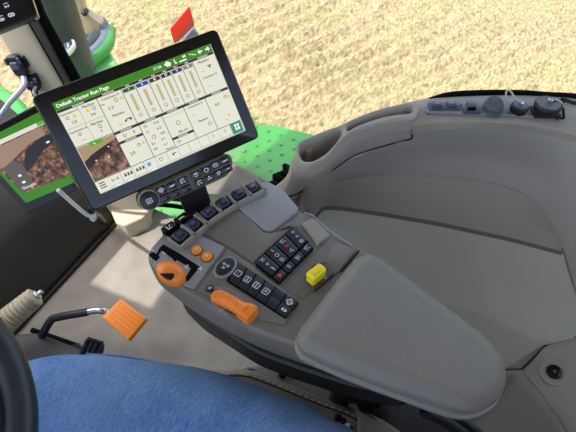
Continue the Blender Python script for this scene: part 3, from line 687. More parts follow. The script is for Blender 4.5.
        for (a0, a1, b0, b1) in ((-L, L, -W, -W+.0045), (L-.0045, L, -W, W), (-L, -L+.0015, -W, W)): mb.box(fw, a0, a1, b0, b1, .001, .013, .0012)
        mb.build('well_frame', 'bezel', w)
        mb = MB(); rings = []
        hp = rrect(-.0128, .0095, -.0085, .0145, .006, 3)
        for dd_, h in ((.004, .002), (.001, .004), (0, .008), (.001, .012), (.0035, .0145), (.007, .0150)): rings.append([fw.w(a, b+.001, h) for a, b in inset(ccw(hp), dd_)])
        mb.rings(rings); cp = mb.build('lever_cap', 'bluecap', w)
        mk = mat('lever_mark', [sr(60, 110, 100), sr(90, 110, 235), sr(110, 120, 170), sr(90, 105, 150), sr(130, 100, 190), sr(160, 170, 190)][k], .5)
        symbol('box', fw, -.001, .003, .0075, .0151, (1, 0), w, mk)
    d = (P(184, 219, ZC)-P(166, 232, ZC)); fb = Fr(P(175.8, 224.8, ZC+.006), d, V((0, 0, 1)).cross(d), (0, 0, 1))
    for s_ in (-1, 1):
        mb = MB(); mb.box(fb, s_*.0125-.0115, s_*.0125+.0115, -.007, .007, -.01, .007, .002); p = mb.build('flat_button', 'gloss', t)
        symbol(('hook', 'bar')[s_ > 0], fb, s_*.0125, -.001, .0085, .0071, (1, 0), p)
    # oval pad button with its ring
    o = P(225.7, 269.3, ZC); dl = (P(236, 260.5, ZC)-P(218, 280, ZC)).normalized(); rot = math.atan2(dl.y, dl.x)
    pol = ellipse(o.x, o.y, .0175, .0118, 28, rot)
    mb = MB(); mb.prism(inset(ccw(pol), -.0035), FZ, .0075, 0, .0025); mb.build('button_ring', 'greypanel', t)
    mb = MB(); mb.prism(pol, FZ, .0092, 0, .0015); p = mb.build('oval_button', 'key', t)
    text_dir = (P(236, 262, ZC)-P(217, 272, ZC)).normalized(); td = (text_dir.x, text_dir.y)
    e1 = ((P(300, 304, ZC)-P(236, 262, ZC)).normalized()); e1 = (e1.x, e1.y)
    sd = (P(270, 292, ZC)-P(253, 301, ZC)).normalized(); sd = (sd.x, sd.y)
    symbol('dots', FZ, o.x, o.y, .0125, .0093, e1, p, 'lightgrey')
    # button strip with numbers 1 to 4
    sf = qmap([(235.5, 261.5), (299, 303.5), (286, 320.5), (226.5, 282.5)])
    q = [sf(0, 0), sf(1, 0), sf(1, 1), sf(0, 1)]
    mb = MB(); mb.prism(ccw(fillet([(p_.x, p_.y) for p_ in q], .003)), FZ, .0040, 0, .001); mb.build('button_strip', 'deep', t)
    xs = [.04, .20, .35, .50, .655, .82, 1.0]
    for k in range(4):
        pl_ = sub_poly(sf, xs[k]+.006, xs[k+1]-.006, .05, .93); mb = MB(); mb.prism(pl_, FZ, .0062, .002, .0012); p = mb.build('numbered_button', 'key', t)
        cc = sf((xs[k]+xs[k+1])/2, .46); symbol('t:%d' % (k+1), FZ, cc.x, cc.y, .0056, .0065, e1, p)
        mb = MB(); mb.tube([V((x, y, ZC+.0063)) for x, y in rr_rot(cc.x, cc.y, .0045, .0045, e1)], .00055, 5, closed=True); mb.build('number_frame', 'white', p)
    for i in range(2):
        for j in range(2):
            pl_ = sub_poly(sf, xs[4+i]+.006, xs[5+i]-.006, .05+.45*j, .48+.45*j); mb = MB(); mb.prism(pl_, FZ, .0062, .002, .0012); p = mb.build('strip_button', 'key', t)
            if i: cc = sf((xs[5]+xs[6])/2, .27+.45*j); symbol(('fan', 'arrows')[j], FZ, cc.x, cc.y, .0095, .0063, e1, p)
    # keypad block of tilted keys
    kf = qmap([(254.5, 265), (296, 227.8), (314, 249.3), (279.3, 285)])
    q = [kf(0, 0), kf(1, 0), kf(1, 1), kf(0, 1)]
    mb = MB(); mb.prism(ccw(fillet([(p_.x, p_.y) for p_ in q], .003)), FZ, .0045, 0, .001); mb.build('keypad_base', 'deep', t)
    c4 = [0, .235, .47, .735, 1]
    ks = [['x', 'up', 'hook', 'drop'], ['plus', 'ring', 'fan', 'up'], ['bar', 'box', 'minus', 'wheel'], ['tri', 'arrows', 'bell', 'hook']]
    ey_ = ((P(314, 249, ZC)-P(296, 228, ZC)).normalized()); ex_ = ((P(296, 228, ZC)-P(254, 265, ZC)).normalized()); exd = (ex_.x, ex_.y)
    for i in range(4):
        rows = [(0.0, .70), (.72, 1.0)]
        for j, (t0, t1) in enumerate(rows):
            pl_ = sub_poly(kf, c4[i]+.018, c4[i+1]-.012, t0+.02, t1-.015); mb = MB(); mb.prism(pl_, FZ, .0085 if j == 0 else .0072, .003, .0018); p = mb.build('keypad_key', 'key', t)
            hh = .0086 if j == 0 else .0073
            if j == 0:
                for r, tt in enumerate((.13, .34, .56)):
                    cc = kf((c4[i]+c4[i+1])/2, tt); red = (i == 2 and r == 1)
                    symbol(['minus', 'plus', 'dots'][r] if (i+r) % 3 == 1 else ks[r][i], FZ, cc.x, cc.y, .0072 if not red else .005, hh, e1, p, 'red' if red else 'lightgrey')
            else:
                cc = kf((c4[i]+c4[i+1])/2, .86); symbol(ks[3][i], FZ, cc.x, cc.y, .0075, hh, e1, p, 'red' if i == 0 else 'lightgrey')
    # orange throttle lever lying in its slot
    mb = MB(); mb.prism(ccw(fillet(wp([(209, 291), (214, 286.5), (226, 287), (244, 296), (259, 306.5), (259, 318), (250, 327), (232, 320), (212, 305)]), .008)), FZ, .0042, 0, .002); mb.build('lever_recess', 'console', t)
    mb = MB(); mb.prism(ccw(fillet(wp([(211, 294), (216, 291), (232, 297), (250, 309), (249, 321), (230, 314), (214, 303)]), .006)), FZ, .0046, .002, .0); mb.build('lever_slot', 'deep', t)
    pts = [P(213, 296.2, ZC+.016), P(220, 297.5, ZC+.019), P(230, 302.5, ZC+.021), P(240, 308, ZC+.022), P(246, 311.5, ZC+.0225)]
    sp = crom(pts, 8); rr = [.004+.0058*min(1, (k/7))**.5 + .0009*(k % 2)*(1 if k < 22 else 0) for k in range(len(sp))]; rr[0] = .003
    mb = MB(); mb.tube(sp, rr, 16); lv = mb.build('throttle_lever', 'orange', t, angle=30)
    hd = Fr(P(247.5, 312.8, ZC+.022), (P(254, 317, ZC)-P(240, 308.5, ZC)), V((0, 0, 1)).cross(P(254, 317, ZC)-P(240, 308.5, ZC)), (0, 0, 1))
    mb = MB(); mb.prism(fillet([(-.016, -.008), (.008, -.011), (.010, .013), (.001, .013), (-.016, .0075)], .004), hd, .008, -.012, .004, 4); mb.build('lever_head', 'orange', lv)
    mb = MB(); mb.tube([P(246, 311, ZC+.012), P(246, 313, ZC)], .006, 8); mb.build('lever_foot', 'orange', lv)
    c = P(210, 289, ZC+.003); mb = MB(); mb.lathe(c, (0, 0, 1), [(.006, 0), (.006, .002), (.0045, .0028), (0, .0028)], 14); p = mb.build('pivot_cap', 'key', t); symbol('x', FZ, c.x, c.y, .005, .0059, e1, p)
    for x, y, k in ((222, 312, 'ring'), (226, 315, 'minus')):
        a, b = wp([(x, y)], ZC)[0]; symbol(k, FZ, a, b, .006, .0044, e1, t, 'lightgrey')
    # yellow knob in a dark cradle
    yb = qmap([(303, 278), (325, 262), (333.5, 276), (314, 293)])
    mb = MB(); mb.prism(ccw(fillet([(p_.x, p_.y) for p_ in (yb(0, 0), yb(1, 0), yb(1, 1), yb(0, 1))], .003)), FZ, .006, 0, .002); mb.build('knob_cradle', 'strip', t)
    mb = MB(); mb.prism(ccw(fillet(wp([(306, 279), (313, 268), (322, 265), (327, 273), (316, 284)]), .003)), FZ, .0066, .003, .0); mb.build('cradle_slot', 'deep', t)
    kx = (P(323, 268, ZC)-P(310, 278.5, ZC)); c = P(316.6, 273.3, ZC+.016); fk = Fr(c, kx, V((0, 0, 1)).cross(kx), (0, 0, 1))
    mb = MB(); mb.prism(fillet([(-.0145, -.0085), (.0125, -.0085), (.0145, .0), (.0125, .0085), (-.0145, .0085)], .004), fk, .009, -.012, .0055, 5); yk = mb.build('selector_knob', 'yellow', t)
    mb = MB()
    for k in range(5): mb.tube([fk.w(-.010, -.0045+.0024*k, .0088), fk.w(.009, -.0045+.0024*k, .0088)], .0006, 5)
    mb.build('knob_ridges', 'yellow', yk)
    a, b = wp([(324.5, 279.5)], ZC)[0]; symbol('arrows', FZ, a, b, .008, .0062, e1, t, 'lightgrey')
    # bracket below, joining the seat frame
    mb = MB(); q = wp([(375, 400), (392, 396), (470, 440), (440, 460)], .60)
    mb.prism(ccw(fillet(wp([(340, 345), (400, 352), (420, 340), (400, 310), (350, 300)]), .02)), FZ, -.15, -.26, .005); mb.build('pedestal', 'black', t)
    mb = MB(); mb.tube([P(424, 410, .60), P(442, 418, .585), P(470, 436, .56), P(500, 470, .52)], .011, 10); mb.tube([P(438, 407, .60), P(452, 413, .59), P(476, 430, .57), P(510, 462, .53)], .006, 10); mb.build('bracket_arm', 'leather', t)
    for x, y in ((423.5, 416), (432, 411.5), (387, 420)):
        c = P(x, y, .605); mb = MB(); mb.lathe(c, CAM-c, [(.0045, -.02), (.0045, .0), (.003, .003), (0, .003)], 6); mb.build('bolt', 'black', t)
    mb = MB(); q = wp([(335, 380), (352, 392), (400, 402), (440, 406), (462, 424), (484, 445), (480, 480), (392, 480), (380, 420)], .50)
    mb.prism(ccw(fillet(q, .01)), HZ(.50), 0, -.12, .006); mb.build('bracket_plate', 'black', t)
def rr_rot(cx, cy, rx, ry, e1):
    e2 = (-e1[1], e1[0]); return [(cx+e1[0]*x+e2[0]*y, cy+e1[1]*x+e2[1]*y) for x, y in rrect(-rx, rx, -ry, ry, .001, 2)]
build_console()

def build_armrest():
    zt = .79; fr = HZ(zt)
    o = crom2(wp([(298, 335), (301, 325), (314, 308), (332, 284), (350, 262), (359, 253), (372, 250), (386, 256), (410, 274), (441, 297), (470, 318.5), (490, 335), (502, 349), (508, 363), (509, 378), (504, 391.5), (494, 400.5), (480, 406), (465, 406), (445, 400.5), (410, 388), (375, 375.5), (340, 362), (315, 351), (303, 345)], zt), 5)
    o = ccw(o)
    t = thing('armrest', 'smooth grey padded armrest, wide at the front, rounded at the rear', 'armrest', (.33, .0, .745))
    mb = MB(); mb.prism(inset(o, -.0015), fr, 0, -.032, 0, prof=[(.002, -.032), (.0005, -.026), (0, -.016), (.0008, -.0125), (.003, -.0095), (.011, -.0032), (.0135, -.0018), (.017, -.0006), (.023, 0)]); mb.build('pad', 'armrest', t)
    mb = MB(); mb.prism(inset(o, -.0045), fr, -.0305, -.054, .003, 2, prof=[(.016, -.054), (.006, -.048), (.001, -.040)]); tag(mb.build('rim', 'bezel', t), 'browner rim under the pad')
    mb = MB(); mb.prism(inset(o, .014), fr, -.05, -.085, .004, 2, prof=[(.03, -.085), (.008, -.07)]); tag(mb.build('base', 'black', t), 'black shell below')
build_armrest()
# ------------------------------------------------------------------ SCREENS

MU, MV = V((.8225, -.5621, .0864)), V((-.2858, -.5222, -.8035))
def monfr(depth, x=150, y=115):
    f = Fr(CAM + ray(x, y)*depth, MU, MV); f.n = -f.n      # outward normal faces the driver's side
    return f
SW = screen_mat('screen_paper', sr(214, 212, 196), .80)
SG = screen_mat('screen_green', sr(58, 124, 30), .80)
SD = screen_mat('screen_dark', sr(50, 44, 38), .8)
SL = screen_mat('screen_line', sr(120, 118, 108), .8)
ST = screen_mat('screen_text', sr(70, 70, 64), .8)
SO = screen_mat('screen_olive', sr(176, 170, 128), .8)
SWH = screen_mat('screen_white', sr(236, 240, 228), .85)
SY = screen_mat('screen_yellow', sr(226, 190, 40), .8)
SPK = screen_mat('screen_teal', sr(56, 128, 96), .8)
def smat(n, c): return screen_mat(n, sr(*c), .8)

def build_monitor():
    fr = monfr(.714); mm = .001
    t = thing('display_monitor', 'large black touchscreen monitor showing a page of machine gauges', 'monitor', fr.w(.01, .09, -.02))
    hp = rrect(-.1415, .1515, -.0835, .1008, .009, 5)
    mb = MB(); mb.prism(hp, fr, 0, -.022, .003, 3, prof=[(.018, -.026), (.004, -.020), (0, -.014), (0, -.003)]); mb.build('housing', 'gloss', t)
    mb = MB(); mb.box(fr, -.07, .09, -.045, .06, -.045, -.02, .01); mb.build('rear_housing', 'black', t)
    mb = MB(); mb.box(fr, -.1195, .1325, -.0655, .0805, .0001, .0006, .001); scn = mb.build('screen', smat('screen_base', (196, 196, 182)), t)
    Z = [.0008]
    ua = lambda a: a if a < 20 else 20+(a-20)*.925
    ub = lambda b: b if b < 61 else 61+(b-61)*1.2
    def rc(mb_, a0, a1, b0, b1, c=.0008):
        a0, a1, b0, b1 = ua(a0), ua(a1), ub(b0), ub(b1); mb_.quad(*[fr.w(a*mm, b*mm, c) for a, b in ((a0, b0), (a1, b0), (a1, b1), (a0, b1))])
    def each(nm, m, f):
        rec = []; f(type('Q', (), {'quad': lambda s, *v: rec.append(('q', v)), 'add': lambda s, v, fc, sm=True: rec.append(('a', v, fc))})())
        for r in rec:
            mbx = MB()
            if r[0] == 'q': mbx.quad(*r[1])
            else: mbx.add(r[1], r[2], False)
            mbx.build(nm, m, scn, recalc=False)
    def part(nm, m, f):
        mbx = MB(); f(mbx); return mbx.build(nm, m, scn, recalc=False)
    def tx(mb_, s, a, b, size, left=False, c=.0011, bold=0): text(mb_, s, fr, ua(a)*mm, ub(b)*mm, size*mm, c, left, -1, bold*mm)
    def words_part(f):
        cur = []
        class Q:
            def quad(s, *v): cur.append((v, [[0, 1, 2, 3]], True))
            def add(s, v, fc, sm=True): cur.append((v, fc, False))
        f(Q())
        out = []
        for v, fc, isq in cur:      # bold passes of the same word lie within a fraction of a millimetre: keep them together
            c = sum((V(p) for p in v), V((0, 0, 0)))/len(v)
            if out and not isq and (out[-1][0]-c).length < .0009: out[-1][1].append((v, fc))
            else: out.append((c, [(v, fc)]))
        for c, l in out:
            mbx = MB()
            for v, fc in l: mbx.add(v, fc, False)
            mbx.build('readout', ST, scn, recalc=False)
    part('title_bar', SG, lambda q: rc(q, -119.5, 140.5, -65.5, -53.8))
    part('title_text', SWH, lambda q: tx(q, 'Default Tractor Run Page', -115.5, -59.3, 7.6, True, bold=.18))
    def hicons(q):
        tx(q, '07:08', 42, -59.5, 6)
        q.add([fr.w(ua(a)*mm, b*mm, .0011) for a, b in ((54, -60), (60, -64), (66, -60), (64, -56), (58, -56))], [[0, 1, 2, 3, 4]], False)
        rc(q, 72, 73.5, -63, -56, .0011); rc(q, 72, 76, -57.5, -56, .0011); rc(q, 80, 93, -57.6, -55.6, .0011); rc(q, 88, 90, -63, -60, .0011); rc(q, 91, 93, -64, -60, .0011)
        for k in range(3): rc(q, 100+4*k, 103+4*k, -62+1.5*k, -60.5+1.5*k, .0011)
        for a, s in ((119, -1), (133, 1)):
            q.add([fr.w((ua(a)+s*x)*mm, y*mm, .0011) for x, y in ((4, -59.7), (0, -63.5), (0, -60.7), (-4, -60.7), (-4, -58.7), (0, -58.7), (0, -55.9))], [list(range(7))], False)
    each('title_icon', SWH, hicons)
    col = [-119.5, -61, -23, -2, 19.5, 40.5, 59.8, 80, 100, 140.5]
    def cells(q):
        b0, b1 = -49.6, 3.4
        for k in range(9): rc(q, col[k]+.5, col[k+1]-.5, b0, b1)
        rc(q, -60.5, -22.5, 8.4, 19.6); rc(q, -60.5, -22.5, 24, 60); rc(q, -21.5, 15, 8.4, 60.5); rc(q, 16, 54.5, 8.4, 45); rc(q, 16, 54.5, 49, 60.5)
        rc(q, 55.5, 95, 8.4, 60.5); rc(q, 96, 140.5, 8.4, 60.5)
        for k in range(7): rc(q, -79+19.4*k, -60.6+19.4*k, 61.5, 73.8)
        rc(q, -119.5, -101, 61.5, 75.5); rc(q, -100, -80, 61.5, 73); rc(q, 55, 73, 61.5, 73.5); rc(q, 75, 94, 61.5, 73.5); rc(q, 95, 116, 61.5, 73.5)
    each('gauge_panel', SW, cells)
    def bars(q):
        for k in range(9): rc(q, col[k]+.4, col[k+1]-.4, -53.6, -49.8)
        for a0, a1, b0 in ((-60.6, -22.4, 4.4), (-60.6, -22.4, 20), (-21.6, 15.2, 4.4), (15.8, 54.6, 4.4), (15.8, 54.6, 45.3), (55.4, 95.2, 4.4), (95.8, 140.5, 4.4)): rc(q, a0, a1, b0, b0+3.8)
        for k in range(1, 9): rc(q, col[k]-.45, col[k]+.45, -53.6, 4, .0009)
        for a, b0, b1 in ((-61, 4, 60.5), (-22, 4, 60.5), (15.5, 4, 60.5), (55, 4, 60.5), (95.5, 4, 60.5)): rc(q, a-.45, a+.45, b0, b1, .0009)
        rc(q, -119.5, 140.5, 60.4, 61.2, .0009); rc(q, -119.5, -61, 3.6, 4.4, .0009)
    each('header_bar', SD, bars)
    def lines(q):
        rc(q, -90.6, -90.1, -49, 3.4, .0009); rc(q, -119, -61.5, -24, -23.5, .0009); rc(q, 17, 54, 13, 13.4, .0009)
        for k in range(8): rc(q, -80+19.4*k, -79.5+19.4*k, 61.5, 74, .0009)
    each('panel_line', SL, lines)
    def tiny(q):
        for a, b in ((-88, -51.7), (-42, -51.7), (-12, -51.7), (9, -51.7), (30, -51.7), (50, -51.7), (70, -51.7), (90, -51.7), (120, -51.7), (-42, 6.3), (-42, 21.9), (-3, 6.3), (35, 6.3), (75, 6.3), (118, 6.3), (35, 47.2)):
            w_ = 3 if -20 < a < 95 and b < 0 else 9
            rc(q, a-w_, a+w_, b-.9, b+.9, .0011)
    each('header_caption', smat('screen_caption', (190, 186, 172)), tiny)
    def words(q):
        for s, a, b, z in (('Customers A', -105, -45.5, 5), ('Machine', -76, -45.5, 5.6), ('2.0', -104, -30.5, 6.2), ('3.6', -75, -31.5, 6.2), ('Customers A', -105, -18, 5), ('Machine', -76, -18.3, 5.6), ('5', -75, -5, 5.6), ('---', -104, -3, 6),
            ('Customers A', -42, -45.3, 5), ('5.2', -48, -30.5, 6.4), ('Machine', -42, -18.5, 5.6), ('---', -46, -4, 6),
            ('Machine', 118, -45, 5.4), ('---', 112, -31, 6), ('Customers A', 119, -21, 4.6), ('---', 112, -7, 6),
            ('0', -33, 14, 6.6), ('2.0', -49, 43, 6.8), ('F2', -14, 13.5, 5.6), ('15.0', 3, 14, 5.6), ('F1', -14, 22.5, 5.6), ('6.3', 4, 23, 5.6), ('mph', 6, 31.5, 4.6), ('R1', -14, 42, 5.6), ('3.1', 3, 41, 5.6), ('R2', -14, 50.5, 5.6), ('3.7', 3, 50, 5.6), ('Manual', 6, 58, 4.4),
            ('785.4 h', 38, 41, 5.6), ('Customers A', 75, 12, 4.6), ('---', 66, 25, 6), ('Machine', 78, 37.5, 5.2), ('0.0', 111, 24, 6.4), ('---', 117, 51, 6), ('0 / 8', -90, 67.5, 6.4), ('?', 106, 67, 8), ('2', 83, 67, 6)):
            tx(q, s, a, b, z, bold=.12)
        for k in range(3): rc(q, -115, -105.5, 64+3.2*k, 65.4+3.2*k, .0011)
        for a0 in (-74.5, -55):
            for k in range(3): q.add([fr.w((a0+5*k+x)*mm, ub(y)*mm, .0011) for x, y in ((-1.2, 69.5), (2.8, 69.5), (2, 65.2), (0, 65.2))], [[0, 1, 2, 3]], False)
        for a, b, r in ((-110, -39, 2.6), (-74, -12, 2.8), (-36, -38.5, 3), (-70, -39, 2.6), (-105, -12, 2.4), (36, 27, 3.6), (-9, 32.5, 3.2), (-48, 14, 2.6), (-35, 34.5, 2.6), (-14, 67, 3), (24, 54, 2.6), (86, 47, 3), (130, 17, 2.4)):
            a, b = ua(a), ub(b); pts = [(a+r*math.cos(x*math.pi/6), b+r*math.sin(x*math.pi/6)) for x in range(12)]; pin = [(a+(r-.8)*math.cos(x*math.pi/6), b+(r-.8)*math.sin(x*math.pi/6)) for x in range(12)]
            q.add([fr.w(x*mm, y*mm, .0011) for x, y in pts+pin], [[k, (k+1) % 12, 12+(k+1) % 12, 12+k] for k in range(12)], False)
        for k in range(6):
            a = ua((col[2+k]+col[3+k])/2); b = -5.5; r = 2.9
            pts = [(a+r*math.cos(x*math.pi/6), b+r*math.sin(x*math.pi/6)) for x in range(12)]; pin = [(a+(r-.7)*math.cos(x*math.pi/6), b+(r-.7)*math.sin(x*math.pi/6)) for x in range(12)]
            q.add([fr.w(x*mm, y*mm, .0011) for x, y in pts+pin], [[k_, (k_+1) % 12, 12+(k_+1) % 12, 12+k_] for k_ in range(12)], False)
        rc(q, 5, 12, 66, 67.2, .0011); rc(q, 6, 8, 67, 69.5, .0011)
    words_part(words)
    for k, c in enumerate(((40, 92, 42), (34, 62, 150), (48, 46, 42), (40, 40, 44), (78, 40, 92), (120, 120, 116))):
        a0, a1 = col[2+k]+1.5, col[3+k]-1.5; m_ = (a0+a1)/2
        part('gauge_tab', smat('tab_colour', c), lambda q: rc(q, a0, a1, -48.6, -43, .001))
        part('gauge_tab_number', SWH, lambda q: tx(q, ('I', 'II', 'III', 'IV', 'V', 'VI')[k], m_, -45.8, 5, c=.0013, bold=.1))
        part('slider_bar', SO, lambda q: rc(q, m_-2.2, m_+2.4, -38.5, -12.5, .001))
    each('yellow_icon', SY, lambda q: [rc(q, a-2.2, a+2.2, b-2.4, b+2.4, .0012) for a, b in ((-100, -38.5), (-80, -39), (-28, -38), (-27, 34), (136, 19), (124, 47))])
    part('blue_icon', smat('screen_blue', (90, 150, 220)), lambda q: rc(q, -37, -31, 64.5, 69.5, .0012))
    part('help_tile', SPK, lambda q: rc(q, 118, 138.5, 60.5, 76, .001))
    each('help_tile_mark', SWH, lambda q: [rc(q, 125+5*i, 128.6+5*i, 63.5+4.6*j, 67+4.6*j, .0012) for i in (0, 1) for j in (0, 1)])
    each('toolbar_underline', SWH, lambda q: [rc(q, a, a+8, 75.2, 76.2, .0012) for a in (-93, -73, -33)])
    each('dark_mark', SD, lambda q: [rc(q, a, a+w_, b, b+h_, .0012) for a, b, w_, h_ in ((121, -37, 7, 1.4), (124, -35.6, 2, 3.4), (-36, -8, 9, 1.4), (-38, -6.5, 3, 2.4), (-30, -6.6, 3, 2.4), (-60, -39, 6, 1)) ])
    # camera picture of ploughed soil
    part('camera_view', videomat('soil_picture', 0, 0, 0), lambda q: rc(q, -118.5, -61.5, 5.5, 60, .0009))
    def sky_(q): q.add([fr.w(a*mm, b*mm, .001) for a, b in ((-118.5, 5.5), (-61.5, 5.5), (-61.5, 12), (-85, 17), (-118.5, 27))], [[0, 1, 2, 3, 4]], False)
    part('camera_horizon', smat('screen_sand', (158, 136, 104)), sky_)
    part('camera_ridge', smat('screen_soil_dark', (46, 32, 28)), lambda q: q.add([fr.w(a*mm, b*mm, .0011) for a, b in ((-118.5, 29), (-106, 22), (-90, 18), (-76, 15.5), (-70, 17), (-74, 22), (-84, 26), (-96, 30), (-110, 38), (-118.5, 40))], [list(range(10))], False))
    part('camera_tag', smat('screen_lime', (70, 160, 40)), lambda q: rc(q, -100, -80, 4.6, 10, .0013))
    each('camera_speck', SWH, lambda q: [rc(q, a, a+2.4, b, b+1.4, .0014) for a, b in ((-78, 19), (-103, 31), (-84, 33), (-94, 7))])
build_monitor()

def build_buttonbar():
    fr = monfr(.706); 
    t = thing('button_bar', 'brown-grey button bar with a round knob, fixed below the large touchscreen', 'button bar', fr.w(.02, .13, -.02))
    out = fillet(fr.pl([(136, 199), (139, 193), (147, 190), (160, 184), (226, 154), (231, 155), (233, 161), (232, 171), (226, 177), (213, 183), (161, 206), (151, 210), (144, 210), (138, 206)]), .004)
    mb = MB(); mb.prism(out, fr, 0, -.024, .004, 3); mb.build('housing', mat('bar_brown', sr(92, 85, 76), .45), t)
    u = fr.px(227, 160); u0 = fr.px(161, 190)
    k1 = [(161, 190), (171.8, 185.5), (182.7, 180.8), (196, 174.8), (206, 170), (215, 165), (224.3, 160.6)]
    k2 = [(165, 197.3), (175.6, 193.2), (186.3, 188.6), (199.8, 182.3), (209.4, 177.8), (218.5, 173.2), (227.6, 168.6)]
    s1 = ['fan', 'bar', 'hook', 'bell', 'ring', 'box', 'bar']; s2 = ['', '', '', 'hook', 'dots', 'drop', 'minus']
    d = V((fr.px(227.6, 168.6)[0]-fr.px(165, 197.3)[0], fr.px(227.6, 168.6)[1]-fr.px(165, 197.3)[1])).normalized()
    fk = Fr(fr.o, fr.u*d.x+fr.v*d.y, fr.v*d.x-fr.u*d.y); fk.n = fr.n; fr_keys = fk
    for row, sy in ((k1, s1), (k2, s2)):
        for (x, y), s in zip(row, sy):
            a, b = fk.px(x, y); mb = MB(); mb.box(fk, a-.0085, a+.0085, b-.0057, b+.0057, -.004, .0022, .0025); p = mb.build('bar_key', 'gloss', t)
            if s: symbol(s, fk, a, b, .0078, .0024, (1, 0), p)
    a, b = fr.px(149, 200); o = fr.w(a, b, 0)
    mb = MB(); mb.lathe(o, fr.n, [(.0165, -.01), (.0165, .001), (.0148, .0025), (.0138, .001)], 32); mb.build('knob_ring', 'bezel', t)
    mb = MB(); mb.lathe(o, fr.n, [(.0135, -.01), (.0135, .005), (.0125, .0078), (.009, .0090), (0, .0092)], 32); p = mb.build('rotary_knob', 'key', t)
    symbol('box', fr, a, b, .0095, .0094, (1, 0), p)
    # bracket down to the console
    mb = MB(); tp = [fr.w(*fr.px(178.5, 196, -.012), -.012), fr.w(*fr.px(205, 184, -.012), -.012)]
    bt = [P(187, 216, .735), P(212, 205, .735)]
    n = (bt[0]-tp[0]).cross(tp[1]-tp[0]).normalized()
    if n.dot(CAM-tp[0]) < 0: n = -n
    mb.rings([[tp[0]-n*.012, tp[1]-n*.012, tp[1], tp[0]], [bt[0]-n*.012, bt[1]-n*.012, bt[1], bt[0]], [V((p.x, p.y, .70)) for p in (bt[0]-n*.012, bt[1]-n*.012, bt[1], bt[0])]])
    mb.build('mounting_arm', 'black', t)
    # rear link up to the monitor
    mb = MB(); mb.box(fr, -.03, .045, .1075, .128, -.05, -.022, .004); mb.build('rear_bracket', 'black', t)
build_buttonbar()

def build_tablet():
    fr = monfr(.90, 40, 160)
    t = thing('tablet', 'second smaller screen with dark grey frame, partly behind the large monitor, showing ploughed soil', 'tablet', fr.w(0, .07, -.01))
    hp = fillet(fr.pl([(-35, 141.5), (38, 103.5), (76, 185), (80, 189), (27, 213.5), (22.5, 211)]), .004)
    mb = MB(); mb.prism(hp, fr, 0, -.016, .003, 3); mb.build('housing', mat('graphite_frame', sr(62, 62, 68), .4), t)
    mb = MB(); mb.prism(fr.pl([(-30, 141), (37, 106.5), (74, 182.5), (26, 203)]), fr, .0006, -.0005, 0); s = mb.build('screen', SG, t)
    def q(pts, nm, m, c=.001):
        mbx = MB(); mbx.add([fr.w(*p, c) for p in fr.pl(pts)], [list(range(len(pts)))], False); return mbx.build(nm, m, s, recalc=False)
    q([(-30, 141), (37, 106.5), (39, 112), (-28, 146.5)], 'top_bezel', 'gloss')
    q([(-20, 149), (43, 120), (44.5, 124), (-18.5, 153.5)], 'pale_strip', SW)
    q([(-18.5, 153.5), (44.5, 124), (71, 175), (24, 193)], 'camera_view', videomat('soil_picture_dim', 0, 0, 0))
    q([(-18, 155), (40, 127), (46, 134), (28, 145), (12, 161), (3, 168), (-10, 172)], 'camera_sand', smat('tablet_sand', (150, 124, 106)), .0012)
    q([(26, 150), (40, 138), (54, 131), (57, 138), (44, 150), (33, 166), (27, 172), (24, 163)], 'camera_furrow', smat('tablet_furrow', (42, 40, 48)), .0012)
    q([(3, 169), (14, 160), (25, 168), (34, 187), (24, 193)], 'camera_wheel', smat('tablet_grey', (88, 84, 84)), .0013)
    q([(36, 123), (45, 119), (46, 122.5), (38, 126.5)], 'lime_tag', smat('tablet_lime', (80, 170, 60)), .0014)
    q([(46, 142), (49, 140.5), (50, 142), (47, 143.5)], 'bright_speck', SWH, .0014)
    mbx = MB(); a, b = fr.px(22.5, 188.6); d = V((fr.px(34, 184)[0]-a, fr.px(34, 184)[1]-b)).normalized()
    text(mbx, 'Google', fr, a, b, .0088, .0016, True, 1, e1=(d.x, d.y), e2=(d.y, -d.x)); mbx.build('map_mark', SWH, s, recalc=False)
    q([(18, 175), (21, 174), (22, 176), (19, 177)], 'white_tick', SWH, .0015); q([(22, 181.5), (25, 180.5), (26, 182.5), (23, 183.5)], 'white_tick', SWH, .0015)
    # white cable below it
    mb = MB(); pts = [P(58, 190, .79), P(66, 197, .77), P(76, 206, .75), P(86, 214, .73), P(93, 217, .72)]
    mb.tube(crom(pts, 6), .0036, 8); mb.lathe(pts[-1], (0, .3, -1), [(.006, -.004), (.006, .004), (.004, .01), (0, .01)], 10)
    one(mb, 'charging_cable', 'cable_white', 'white cable hanging between the tablet and the large monitor', 'cable')
    mb = MB(); mb.tube([P(92, 206, .74), P(90, 216, .715), P(93, 214, .60), P(99, 215, .3), P(106, 224, .0)], .007, 8); one(mb, 'support_stalk', 'black', 'thin dark stalk behind the lower left monitor corner', 'stalk')
build_tablet()

